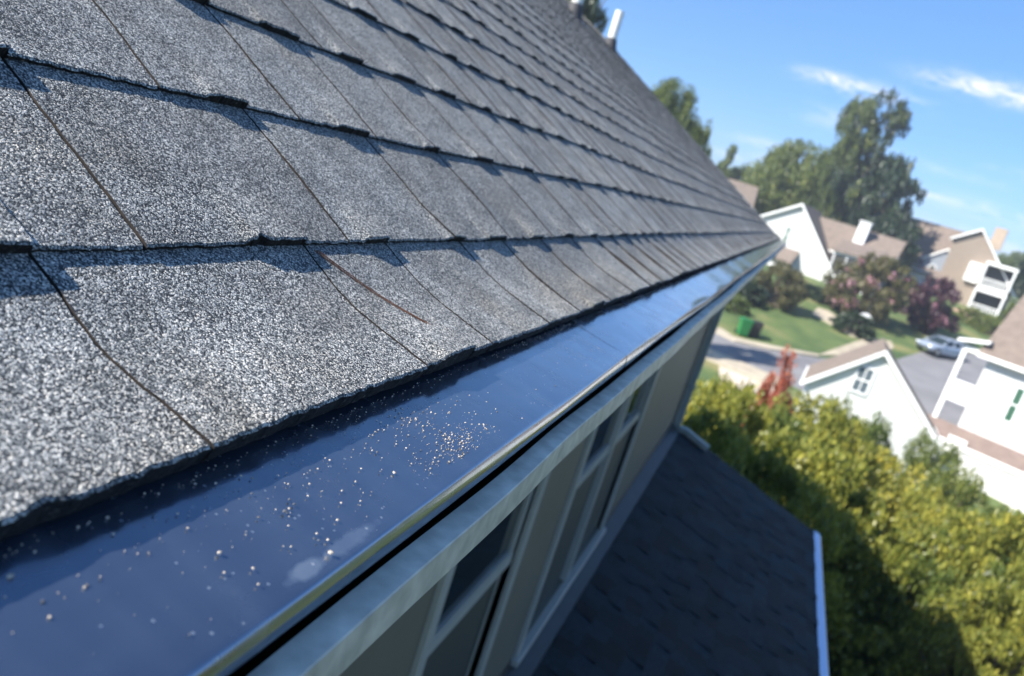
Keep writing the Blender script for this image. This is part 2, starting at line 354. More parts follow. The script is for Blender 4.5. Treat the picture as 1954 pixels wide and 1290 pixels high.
# gutter guard: glossy panels with a rounded nose, overlapping at seams
def guard_mat():
    m_ = bpy.data.materials.new('gloss_dark_guard'); m_.use_nodes = True; t = m_.node_tree; p = t.nodes['Principled BSDF']
    tc_ = N(t, 'ShaderNodeTexCoord'); geo = tc_.outputs['Object']
    p.inputs['Base Color'].default_value = (.020, .021, .026, 1)
    p.inputs['IOR'].default_value = 1.6; p.inputs['Metallic'].default_value = 0.8; p.inputs['Coat Weight'].default_value = 1; p.inputs['Coat IOR'].default_value = 1.75; p.inputs['Coat Roughness'].default_value = .1
    a = N(t, 'ShaderNodeTexNoise'); a.inputs['Scale'].default_value = 30; a.inputs['Detail'].default_value = 6; t.links.new(geo, a.inputs[0])
    # streaks of dust and water
    mpp = N(t, 'ShaderNodeMapping'); mpp.inputs['Scale'].default_value = (4, 60, 4); t.links.new(geo, mpp.inputs[0])
    st = N(t, 'ShaderNodeTexNoise'); st.inputs['Scale'].default_value = 1.0; st.inputs['Detail'].default_value = 4; t.links.new(mpp.outputs[0], st.inputs[0])
    rr = N(t, 'ShaderNodeMapRange'); rr.inputs[1].default_value = .35; rr.inputs[2].default_value = .75; rr.inputs[3].default_value = .12; rr.inputs[4].default_value = .34
    t.links.new(a.outputs[0], rr.inputs[0])
    # fine dust specks
    vo = N(t, 'ShaderNodeTexVoronoi'); vo.inputs['Scale'].default_value = 260; t.links.new(geo, vo.inputs[0])
    sp = N(t, 'ShaderNodeSeparateColor'); t.links.new(vo.outputs['Color'], sp.inputs[0])
    dot = mth(t, 'MULTIPLY', mth(t, 'LESS_THAN', vo.outputs['Distance'], .20), mth(t, 'GREATER_THAN', sp.outputs[0], .90))
    # scuff next to the nose
    def blob(c, ax, ay, pw=1.0):
        s1 = N(t, 'ShaderNodeSeparateXYZ'); t.links.new(geo, s1.inputs[0])
        nzz = N(t, 'ShaderNodeTexNoise'); nzz.inputs['Scale'].default_value = 90; nzz.inputs['Detail'].default_value = 3; t.links.new(geo, nzz.inputs[0])
        wob = mth(t, 'MULTIPLY', mth(t, 'SUBTRACT', nzz.outputs[0], .5), 1.2)
        u = mth(t, 'DIVIDE', mth(t, 'SUBTRACT', s1.outputs[0], c[0]), ax); v = mth(t, 'DIVIDE', mth(t, 'SUBTRACT', s1.outputs[1], c[1]), ay)
        q = mth(t, 'SQRT', mth(t, 'ADD', mth(t, 'MULTIPLY', u, u), mth(t, 'MULTIPLY', v, v)))
        q = mth(t, 'ADD', q, wob); return mth(t, 'MULTIPLY', mth(t, 'SUBTRACT', 1.0, q), 2.2, True)
    scf = mth(t, 'MULTIPLY', blob((-.134, .262), .0045, .018), .5)
    scf2 = mth(t, 'MULTIPLY', blob((-.1345, .295), .0045, .026), .35)
    dst = mth(t, 'MULTIPLY', mth(t, 'MULTIPLY', mth(t, 'SUBTRACT', st.outputs[0], .40), a.outputs[0]), .55, True)
    tot = mth(t, 'ADD', mth(t, 'ADD', scf, scf2), mth(t, 'ADD', mth(t, 'MULTIPLY', dot, .6), dst), True)
    mc = N(t, 'ShaderNodeMix', data_type='RGBA'); t.links.new(tot, mc.inputs['Factor']); mc.inputs['A'].default_value = (.115, .155, .23, 1); mc.inputs['B'].default_value = (.42, .46, .50, 1)
    t.links.new(mc.outputs['Result'], p.inputs['Base Color'])
    t.links.new(mth(t, 'ADD', rr.outputs[0], mth(t, 'MULTIPLY', tot, .5), True), p.inputs['Roughness'])
    b1 = N(t, 'ShaderNodeTexNoise'); b1.inputs['Scale'].default_value = 1; b1.inputs['Detail'].default_value = 3
    mq = N(t, 'ShaderNodeMapping'); mq.inputs['Scale'].default_value = (14, 7, 14); t.links.new(geo, mq.inputs[0]); t.links.new(mq.outputs[0], b1.inputs[0])
    b2 = N(t, 'ShaderNodeBump'); b2.inputs['Strength'].default_value = .5; b2.inputs['Distance'].default_value = .0055; t.links.new(b1.outputs[0], b2.inputs['Height'])
    b3 = N(t, 'ShaderNodeTexNoise'); b3.inputs['Scale'].default_value = 700; t.links.new(geo, b3.inputs[0])
    b4 = N(t, 'ShaderNodeBump'); b4.inputs['Strength'].default_value = .25; b4.inputs['Distance'].default_value = .0002; t.links.new(b3.outputs[0], b4.inputs['Height']); t.links.new(b2.outputs[0], b4.inputs['Normal'])
    t.links.new(b4.outputs[0], p.inputs['Normal'])
    return m_
M_GUARD = guard_mat()
g12 = R(12); GP0 = np.array([-.29, -.174+.09*math.tan(g12)]); GP1 = np.array([-.131, -.174-.069*math.tan(g12)])
prof = [tuple(GP0+(GP1-GP0)*f) for f in (0, .25, .5, .75, .9, 1)]
pc = np.array(GP1); th0 = g12
for rad_, t1, n_ in ((.0042, R(60), 6), (.0150, R(112), 9), (.005, R(200), 6)):   # tight turn, broad nose, tight return
    c_ = pc-rad_*np.array([math.sin(th0), math.cos(th0)])
    for i in range(1, n_+1):
        th = th0+(t1-th0)*i/n_; prof.append((c_[0]+rad_*math.sin(th), c_[1]+rad_*math.cos(th)))
    pc = np.array(prof[-1]); th0 = t1
prof.append((pc[0]-.02, pc[1]+.002))
seams = [YS, .90, 2.12, 3.34, 4.56, 5.78, 7.0, 8.22, 9.44, YE-.02]
for i in range(len(seams)-1):
    up = .0005 if i % 2 else 0
    ya, yb = seams[i]-(.03 if i % 2 else -.0), seams[i+1]+(.03 if i % 2 else 0)
    yb = min(yb, YE-.02)
    ys = list(np.linspace(ya, yb, max(8, int((yb-ya)/.03))))
    ph = random.uniform(0, 6)
    def wb(y, j, up=up, ya=ya, ph=ph):
        z = up+.0009*math.sin(y*5.3+ph)*(j/6 if j < 6 else 1)+.0006*math.sin(y*13+j*.3)
        return (.0009*math.sin(y*4.1)+up, z)
    gm = MB().sweep(prof, ys, wob=wb)
    gm.build('gutter_guard', M_GUARD, house, smooth=True, recalc=False)
# gutter
M_GUT = mat('white_gutter_enamel', (.56, .53, .45), .5, noise=.24, nscale=55, bump=.25, bscale=90, bdist=.0008)
gp = [(-.128, -.219), (-.127, -.2120), (-.1125, -.2120), (-.1118, -.2128), (-.1118, -.2350), (-.1155, -.238), (-.121, -.241), (-.122, -.252), (-.131, -.272), (-.146, -.292), (-.155, -.31), (-.158, -.330), (-.2405, -.330), (-.2405, -.19)]
ys = list(np.arange(YS, 3, .04))+list(np.arange(3, YE-.03, .2))+[YE-.02]
def gw(y, j): return (.0011*math.sin(y*6.1)+.0006*math.sin(y*17), .0012*math.sin(y*4.7+1)+.0005*math.sin(y*23)) if j < 7 else (0, 0)
gut = MB().sweep(gp, ys, wob=gw).build('gutter', M_GUT, house, recalc=False)
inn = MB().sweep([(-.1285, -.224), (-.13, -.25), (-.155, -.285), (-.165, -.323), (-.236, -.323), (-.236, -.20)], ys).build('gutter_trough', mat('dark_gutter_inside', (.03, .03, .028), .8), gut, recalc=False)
MB().prism(gp[3:]+[(-.128, -.20)], YE-.022, YE-.018).build('end_cap', M_GUT, gut)
# fascia, soffit, wall
MB().box((-.262, YS, -.34), (-.2415, YE-.03, -.165)).build('fascia', M_TRIMW, house)
WX = -.62; WE = 9.98; WB = -2.75
MB().box((WX-.05, YS, -.345), (-.2625, YE-.035, -.325)).build('soffit', M_TRIMW, house)
def siding_wall():
    b = MB(); LW = 7.0
    # wall with window openings cut as strips
    wins = [(2.12, 3.02, -2.62, -.75), (3.92, 5.86, -2.66, -.75)]
    ys = [YS]+[q for w_ in wins for q in w_[:2]]+[WE]
    for i in range(len(ys)-1):
        y0, y1 = ys[i], ys[i+1]
        if i % 2 == 0: b.box((WX-.2, y0, -10.3), (WX, y1, -.346))
        else:
            w_ = wins[i//2]; b.box((WX-.2, y0, -10.3), (WX, y1, w_[2])); b.box((WX-.2, y0, w_[3]), (WX, y1, -.346))
    # end wall with gable
    b.prism([(WX-.001, -10.3), (WX-.001, -.35), (RP[0], RP[1]-.1), (2*RP[0]-WX, -.35), (2*RP[0]-WX, -10.3)], WE-.2, WE-.001)
    return b.build('wall', M_WALL, house), wins
wallo, wins = siding_wall()
M_SASH = mat('white_window_frame', (.42, .42, .38), .4, noise=.05, nscale=15)
M_GLASS = mat('dark_window_glass', (.012, .02, .022), .03, spec=.6)
M_SCREEN = mat('insect_screen', (.05, .06, .058), .55, bump=.5, bscale=900, bdist=.0005)
def window(y0, y1, z0, z1, double=False):
    f = MB(); c = .065
    x0, x1 = WX-.03, WX+.022
    f.box((x0, y0-c, z0-.01), (x1, y0, z1+c)); f.box((x0, y1, z0-.01), (x1, y1+c, z1+c)); f.box((x0, y0, z1), (x1, y1, z1+c))
    # jamb liners
    f.box((WX-.12, y0, z0), (x0, y0+.02, z1)); f.box((WX-.12, y1-.02, z0), (x0, y1, z1)); f.box((WX-.12, y0+.02, z1-.02), (x0, y1-.02, z1))
    o = f.build('window', M_SASH, house); bevel(o, .004, 1)
    s = MB().box((WX-.12, y0-c-.02, z0-.055), (WX+.045, y1+c+.02, z0-.012)).build('sill', M_SASH, o); bevel(s, .004, 1)
    halves = [(y0+.02, y1-.02)] if not double else [(y0+.02, (y0+y1)/2-.035), ((y0+y1)/2+.035, y1-.02)]
    if double: MB().box((WX-.1, halves[0][1], z0), (WX+.012, halves[1][0], z1)).build('mullion', M_SASH, o)
    zm = z0+(z1-z0)*.52
    for a, b in halves:
        q = MB(); t = .038
        xs = (WX-.035, WX-.006)
        for (za, zb, xx) in ((z0, zm-.0, (WX-.07, WX-.04)), (zm-.0, z1-.02, xs)):
            q.box((xx[0], a, za), (xx[1], a+t, zb)); q.box((xx[0], b-t, za), (xx[1], b, zb)); q.box((xx[0], a+t, za), (xx[1], b-t, za+t)); q.box((xx[0], a+t, zb-t), (xx[1], b-t, zb))
        q.box((xs[0], a, zm-.03), (xs[1]+.004, b, zm+.02)); q.build('sash', M_SASH, o)
        MB().box((WX-.03, a+t, zm+t), (WX-.022, b-t, z1-.02-t)).build('pane', M_GLASS, o)
        MB().box((WX-.062, a+t, z0+t), (WX-.054, b-t, zm-t)).build('pane', M_GLASS, o)
        MB().box((WX-.034, a+.012, z0+.012), (WX-.031, b-.012, zm-.031)).build('insect_screen', M_SCREEN, o)
    return o
window(*wins[0]); window(*wins[1], double=True)
# dark panel, its colour standing for the unlit room behind the windows
cb = MB().box((WX-.2, YE*0+1.9, -2.9), (WX-.13, 6.1, -.5)); 
MB().box((WX-.6, 1.9, -2.9), (WX-.55, 6.1, -.5)).build('dark_room_panel', mat('dim_interior', (.08, .08, .08), .9), house)
# corner board, downspout
M_SPOUT = mat('grey_downspout', (.34, .36, .33), .45, noise=.15, nscale=20)
MB().box((WX, WE-.13, WB-.1), (WX+.025, WE, -.346)).build('corner_board', M_TRIMW, house)
ds = MB()
def dbox(b, p, q, w_=.07, d=.095):
    p, q = Vector(p), Vector(q); t = (q-p).normalized(); s = Vector((0, 1, 0)); n = t.cross(s).normalized()
    vs = []
    for c in (p-t*.012, q+t*.012):
        for sx, sy in ((-1, -1), (1, -1), (1, 1), (-1, 1)): vs.append(c+n*sx*w_/2+s*sy*d/2)
    b.add(vs, [(0, 1, 2, 3), (7, 6, 5, 4), (0, 4, 5, 1), (1, 5, 6, 2), (2, 6, 7, 3), (3, 7, 4, 0)])
yd = WE-.22
ds = MB(); dbox(ds, (-.20, yd, -.33), (-.20, yd, -.38)); dbox(ds, (-.20, yd, -.38), (WX+.07, yd, -.62)); dbox(ds, (WX+.07, yd, -.62), (WX+.07, yd, WB+.02)); 
dbox(ds, (WX+.07, yd, WB+.0), (WX+.19, yd, WB-.0)); dbox(ds, (WX+.19, yd, WB+.0), (-.12, yd, WB-.105))
dso = ds.build('downspout', M_SPOUT, house); bevel(dso, .006, 2)
st = MB()
for z in (-1.1, -2.2): MB().box((WX+.026, yd-.075, z), (WX+.112, yd+.06, z+.03)).build('strap', M_SPOUT, dso)
# lower roof
LX = 1.40; LZ = -3.39; LS = (LZ-WB)/(LX-WX); LN = math.hypot(LX-WX, LZ-WB); LE = 9.93
lr = MB(); nE = int(LN/EX)
un = Vector((LX-WX, 0, LZ-WB)).normalized(); nn_ = Vector((-un.z, 0, un.x))
lt = []
for k in range(nE+1):
    d0 = k*EX; d1 = min(d0+EX, LN+.004)
    if d1-d0 < .02: continue
    y = 1.0
    while y < LE:
        yb = min(LE, y+random.choice([.1, .14, .18, .22])); h = random.choice([.006, .008, .016])
        p = lambda d, yy, hh: Vector((WX, yy, WB))+un*d+nn_*hh
        j = random.uniform(-.002, .002)
        n0 = len(lr.f)
        lr.add([p(d0, y, .0008), p(d0, yb-.003, .0008), p(d1+j, yb-.003, h), p(d1+j, y, h), p(d1+j, yb-.003, -.003), p(d1+j, y, -.003)], [(0, 1, 2, 3), (3, 2, 4, 5)], 0)
        lt += [random.uniform(-.6, .6)]*(len(lr.f)-n0); y = yb
n0 = len(lr.f)
lr.add([(WX, .9, WB-.004), (WX, LE-.002, WB-.004), (LX, LE-.002, LZ-.004), (LX, .9, LZ-.004)], [(0, 1, 2, 3)], 1); lt += [0]
lr.att['tint'] = lt
lro = lr.build('lower_roof', [M_GSHADE, M_GAP], house, recalc=False)
MB().add([(WX, LE, WB-.005), (LX, LE, LZ-.005), (LX, LE, LZ-.16), (WX, LE, WB-.16), (WX, LE-.02, WB-.005), (LX, LE-.02, LZ-.005), (LX, LE-.02, LZ-.16), (WX, LE-.02, WB-.16)], [(0, 1, 2, 3), (4, 7, 6, 5), (0, 4, 5, 1), (3, 2, 6, 7)]).build('rake_trim', mat('dark_rake_metal', (.03, .035, .04), .5), lro)
M_FLASH = mat('dull_flashing_metal', (.045, .047, .05), .5, noise=.15, nscale=6)
f0 = .006
fl = MB(); pl = Vector((WX, 0, WB))+nn_*.014; pl2 = Vector((WX, 0, WB))+un*.125+nn_*.014
for i in range(4):
    y0, y1 = 1+i*2.25, min(LE-.01, 1+(i+1)*2.25+.02); e = .001*(i % 2)
    fl.add([(WX+.003+e, y0, WB+.075), (WX+.003+e, y1, WB+.075), (pl.x+.003, y1, pl.z+e), (pl.x+.003, y0, pl.z+e), (pl2.x, y0, pl2.z+e), (pl2.x, y1, pl2.z+e), (pl2.x, y1, pl2.z-.012), (pl2.x, y0, pl2.z-.012)], [(0, 1, 2, 3), (3, 2, 5, 4), (4, 5, 6, 7)])
fl.build('flashing', M_FLASH, lro, recalc=False)
M_LGUT = mat('sky_tinted_gutter_metal', (.42, .52, .70), .38, metal=.85)  # blue of the reflected sky put into the base colour
lg = [(LX+.003, LZ+.012), (LX+.085, LZ-.006), (LX+.098, LZ-.02), (LX+.1, LZ-.035), (LX+.095, LZ-.07), (LX+.07, LZ-.11), (LX, LZ-.12)]
MB().sweep(lg, [0.9, 3, 6, LE+.02]).build('lower_gutter', M_LGUT, house, recalc=False)
MB().prism(lg, LE+.021, LE+.025).build('gutter_end', M_LGUT, house)
MB().box((WX, 1.0, -10.3), (LX-.35, LE-.25, LZ-.17)).build('lower_wall', M_WALL, house)

# ------------------------------------------------------------------ grit and debris on the guard
def guard_z(x): return -.174-(x+.2)*math.tan(g12)
def rock(r, seed):
    rr = random.Random(seed); vs = []; 
    pts = [(0, 0, 1), (0, 0, -1)]+[(math.cos(a)*math.cos(e), math.sin(a)*math.cos(e), math.sin(e)) for e, ph in ((.5, 0), (-.5, .6)) for a in [ph+i*2*math.pi/5 for i in range(5)]]
    vs = [Vector(p)*r*rr.uniform(.72, 1.2) for p in pts]
    for v in vs: v.z *= .8
    f = [(0, 2+i, 2+(i+1) % 5) for i in range(5)]+[(1, 7+(i+1) % 5, 7+i) for i in range(5)]
    for i in range(5): f += [(2+i, 7+i, 2+(i+1) % 5), (2+(i+1) % 5, 7+i, 7+(i+1) % 5)]
    return vs, f
M_GRIT = mat('pale_grit', (.50, .42, .34), .8, noise=.7, nscale=400)
M_GRITD = mat('dark_grit', (.10, .10, .11), .8, noise=.5, nscale=400)
g = MB()
def grit(x, y, r):
    vs, fs = rock(r, random.random()); z = guard_z(x)+r*.6+.0008*math.sin(y*5.3)*0
    g.add([v+Vector((x, y, z)) for v in vs], fs, 0 if random.random() < .8 else 1)
for cx, cy, sx, sy, n in ((-.146, .438, .007, .026, 330), (-.178, .425, .010, .03, 170), (-.155, .47, .012, .05, 90), (-.165, .33, .02, .07, 90), (-.17, .23, .018, .05, 70), (-.16, .62, .02, .18, 40), (-.185, .3, .008, .08, 50)):
    for _ in range(n):
        x, y = random.gauss(cx, sx), random.gauss(cy, sy)
        if -.2 < x < -.136 and y > .1: grit(x, y, random.choice([.0002, .0002, .0003, .0003, .0004, .0006]))
tag(g.build('shingle_grit', [M_GRIT, M_GRITD]), 'fine scatter of pale roofing grit washed onto the dark glossy gutter guard', 'grit', kind='stuff')
PB = [[-0.1885, 0.1697], [-0.173, 0.1847], [-0.1689, 0.1684], [-0.1597, 0.2356], [-0.1398, 0.2358], [-0.1467, 0.2407], [-0.1337, 0.2767], [-0.1396, 0.2831], [-0.1621, 0.28], [-0.1632, 0.2883], [-0.1663, 0.2889], [-0.1886, 0.2811], [-0.1903, 0.2665], [-0.1943, 0.2582], [-0.1842, 0.238], [-0.1955, 0.2135], [-0.194, 0.2054], [-0.1461, 0.2646], [-0.1449, 0.2817], [-0.1453, 0.2988], [-0.1511, 0.3623], [-0.167, 0.3696], [-0.1737, 0.4904], [-0.1509, 0.5156], [-0.1515, 0.2293], [-0.1823, 0.4763], [-0.1552, 0.2742]]
DARKP = {8, 9, 10, 16, 21, 22, 23, 25}; BIG = {0: .0013, 3: .0013, 6: .0016, 8: .0013, 20: .0012}
for i, (x, y) in enumerate(PB):
    r = .82*BIG.get(i, random.uniform(.0006, .0010)); vs, fs = rock(r, i+5); p = MB().add(vs, fs).build('pebble', M_GRITD if i in DARKP else M_GRIT, loc=(x, y, guard_z(x)+r*.65))
    if i == 6: tag(p, 'white pebble at the pale scuff beside the rounded nose of the gutter guard', 'pebble', 'loose pebbles on the gutter guard')
    elif i == 0: tag(p, 'largest pebble, at the left edge of the photo on the dark gutter guard', 'pebble', 'loose pebbles on the gutter guard')
    else: tag(p, ('tiny dark' if i in DARKP else 'tiny pale')+' pebble loose on the sloping dark gutter guard', 'pebble', 'loose dark pebbles on the gutter guard' if i in DARKP else 'loose pale pebbles on the gutter guard')
gk = MB(); g_old = g; g = gk
for _ in range(420):    # grit gathered along the drip edge and caught in front of the butts
    y = random.uniform(.12, 1.3); x = -.2005+abs(random.gauss(0, .0035)); grit(x, y, random.choice([.0003, .0004, .0006]))
tag(g.build('edge_grit', [M_GRIT, M_GRITD]), 'thin line of grit gathered under the shingle edge on the gutter guard', 'grit', kind='stuff')
# pine needle pair lying down the first course
def roofpt(a, y, h, k=0): return Vector(ah(a, y, h, k))
M_NEED = mat('dry_pine_needle', (.13, .055, .03), .7, noise=.4, nscale=200)
def needle(a_, y_, r=.00042):
    q = MB(); pts = []
    for i in range(13):
        f = i/12; a = a_[0]+(a_[1]-a_[0])*f; y = y_[0]+(y_[1]-y_[0])*f+.004*math.sin(f*2.6)
        hh = .0062*(1-(a-A0)/(A1-A0)*.93)+.0022 if a < A1 else .002
        pts.append(roofpt(a, y, hh))
    return q.tube(pts, [r]*12+[r*.3], 6)
nd = empty('pine_needle', roofpt(.15, .5, .004)); tag(nd, 'pair of thin brown pine needles lying on the lowest shingle course', 'pine needle')
for dy in (0, .004):
    o = needle((.207, .118-dy), (.487+dy, .535+dy)).build('needle', M_NEED); o.parent = nd; o.matrix_parent_inverse = Matrix.Translation(-nd.location)
M_LEAFB = mat('dry_leaf_scrap', (.55, .42, .32), .7)
def scrap(a, y, k, s, lab):
    P = roofpt(a, y, .005, k); b = MB(); n = 7; vs = [Vector((math.cos(i*6.283/n)*s*random.uniform(.4, 1), math.sin(i*6.283/n)*s*.5*random.uniform(.6, 1), .002*math.sin(i*2))) for i in range(n)]
    b.add(vs+[v+Vector((0, 0, .0006)) for v in vs], [tuple(range(n))[::-1], tuple(range(n, 2*n))]+[(i, (i+1) % n, (i+1) % n+n, i+n) for i in range(n)])
    o = b.build('leaf_scrap', M_LEAFB, loc=P); o.rotation_euler = (0, AL, .6); tag(o, lab, 'leaf scrap'); return o
scrap(.372, .70, 2, .005, 'tiny pale leaf scrap above the third row of shingles near the camera')
scrap(.78, 1.35, 4, .008, 'pale leaf scrap stuck higher up the grey roof below the vent pipes')

# ------------------------------------------------------------------ ground, road
def grass_mat():
    m_ = bpy.data.materials.new('mown_grass'); m_.use_nodes = True; t = m_.node_tree; p = t.nodes['Principled BSDF']; p.inputs['Roughness'].default_value = .9
    tc_ = N(t, 'ShaderNodeTexCoord'); a = N(t, 'ShaderNodeTexNoise'); a.inputs['Scale'].default_value = .35; a.inputs['Detail'].default_value = 8; t.links.new(tc_.outputs['Object'], a.inputs[0])
    r = ramp(t, [(.3, (.05, .09, .025)), (.5, (.10, .145, .04)), (.68, (.22, .20, .08))]); t.links.new(a.outputs[0], r.inputs[0])
    b = N(t, 'ShaderNodeTexNoise'); b.inputs['Scale'].default_value = 14; b.inputs['Detail'].default_value = 4; t.links.new(tc_.outputs['Object'], b.inputs[0])
    mx_ = N(t, 'ShaderNodeMix', data_type='RGBA', blend_type='MULTIPLY'); mx_.inputs['Factor'].default_value = .6; t.links.new(r.outputs[0], mx_.inputs['A'])
    r2 = ramp(t, [(.3, (.55, .55, .5)), (.7, (1.2, 1.2, 1.1))]); t.links.new(b.outputs[0], r2.inputs[0]); t.links.new(r2.outputs[0], mx_.inputs['B'])
    t.links.new(mx_.outputs['Result'], p.inputs['Base Color'])
    bn = N(t, 'ShaderNodeBump'); bn.inputs['Strength'].default_value = .6; bn.inputs['Distance'].default_value = .05; t.links.new(b.outputs[0], bn.inputs['Height']); t.links.new(bn.outputs[0], p.inputs['Normal'])
    return m_
M_GRASS = grass_mat()
gr = MB(); yl = [-600, -60, 0, GA, GB, 400, 1500]
xs = [-1500, -200, -40, 0, 40, 200, 1500]
gr.add([(x, y, gz(y)) for y in yl for x in xs], [(i*7+j, i*7+j+1, (i+1)*7+j+1, (i+1)*7+j) for i in range(6) for j in range(6)])
tag(gr.build('ground', M_GRASS, recalc=False), kind='structure')
M_ROAD = mat('worn_asphalt', (.19, .185, .19), .9, noise=.14, nscale=.6, bump=.3, bscale=40, bdist=.01)
M_CONC = mat('concrete', (.42, .36, .27), .85, noise=.15, nscale=1.2)
def drape(pts, off, name, mt, kind='structure'):
    P = [gpt(*p)+Vector((0, 0, off)) for p in pts]
    b = MB(); n = len(P); b.add(P+[p-Vector((0, 0, .25)) for p in P], [tuple(range(n))]+[(i, i+n, (i+1) % n+n, (i+1) % n) for i in range(n)])
    return tag(b.build(name, mt), kind=kind)
drape([(1345, 628), (1400, 652), (1470, 668), (1560, 684), (1700, 690), (1760, 672), (1800, 662), (1954, 700), (1980, 860), (1840, 860), (1640, 800), (1490, 727), (1350, 668), (1330, 655)], .02, 'road', M_ROAD)
drape([(1350, 668), (1490, 727), (1480, 742), (1340, 684)], .14, 'kerb', M_CONC)
drape([(1372, 700), (1480, 742), (1470, 758), (1372, 738)], .05, 'concrete_apron', mat('pale_concrete', (.55, .46, .37), .85, noise=.1, nscale=1))
drape([(1372, 628), (1400, 646), (1470, 662), (1560, 679), (1562, 684), (1470, 669), (1400, 653), (1360, 634)], .12, 'kerb', M_CONC)
drape([(1560, 588), (1580, 594), (1650, 640), (1655, 652), (1625, 644), (1548, 600)], .05, 'sidewalk', M_CONC)
drape([(1560, 679), (1600, 664), (1655, 645), (1700, 652), (1705, 664), (1690, 678)], .05, 'driveway', mat('tan_concrete', (.40, .34, .25), .85, noise=.15, nscale=1))
drape([(1815, 590), (1850, 590), (1890, 618), (1860, 612)], .05, 'brick_path', mat('brick_red', (.42, .24, .18), .85, noise=.2, nscale=3))

# ------------------------------------------------------------------ trees
def leaf_mat(name, dark, light, yellow=None):
    m_ = bpy.data.materials.new(name); m_.use_nodes = True; t = m_.node_tree; t.nodes.clear()
    gi = N(t, 'ShaderNodeNewGeometry'); oi = N(t, 'ShaderNodeObjectInfo')
    tc_ = N(t, 'ShaderNodeTexCoord'); a = N(t, 'ShaderNodeTexNoise'); a.inputs['Scale'].default_value = 2.5; t.links.new(tc_.outputs['Object'], a.inputs[0])
    k = mth(t, 'ADD', mth(t, 'MULTIPLY', gi.outputs['Random Per Island'], .55), mth(t, 'MULTIPLY', a.outputs[0], .55)); k = mth(t, 'ADD', k, mth(t, 'MULTIPLY', mth(t, 'SUBTRACT', oi.outputs['Random'], .5), .22))
    st = [(.2, dark), (.7, light)]+([(.95, yellow)] if yellow else [])
    r = ramp(t, st); t.links.new(k, r.inputs[0])
    d = N(t, 'ShaderNodeBsdfDiffuse'); tr = N(t, 'ShaderNodeBsdfTranslucent'); gl = N(t, 'ShaderNodeBsdfGlossy'); gl.inputs['Roughness'].default_value = .45
    t.links.new(r.outputs[0], d.inputs[0]); t.links.new(r.outputs[0], tr.inputs[0])
    m1 = N(t, 'ShaderNodeMixShader'); m1.inputs[0].default_value = .45; t.links.new(d.outputs[0], m1.inputs[1]); t.links.new(tr.outputs[0], m1.inputs[2])
    m2 = N(t, 'ShaderNodeMixShader'); m2.inputs[0].default_value = .04; t.links.new(m1.outputs[0], m2.inputs[1]); t.links.new(gl.outputs[0], m2.inputs[2])
    o_ = N(t, 'ShaderNodeOutputMaterial'); t.links.new(m2.outputs[0], o_.inputs[0]); return m_
M_LY = leaf_mat('yellow_green_leaves', (.10, .13, .02), (.36, .36, .065), (.66, .56, .09))
M_LG = leaf_mat('green_leaves', (.045, .08, .018), (.19, .235, .05), (.38, .38, .09))
M_LD = leaf_mat('dark_green_leaves', (.012, .032, .016), (.05, .085, .035))
M_LR = leaf_mat('red_leaves', (.18, .045, .025), (.50, .14, .08), (.62, .28, .16))
M_LP = leaf_mat('purple_leaves', (.03, .012, .02), (.10, .035, .055))
M_LO = leaf_mat('olive_leaves', (.05, .06, .02), (.15, .14, .05), (.24, .2, .09))
M_FL = leaf_mat('pink_blossom', (.40, .16, .22), (.68, .36, .42))
M_BARK = mat('bark', (.12, .09, .065), .95, noise=.35, nscale=6, bump=.6, bscale=20, bdist=.03)
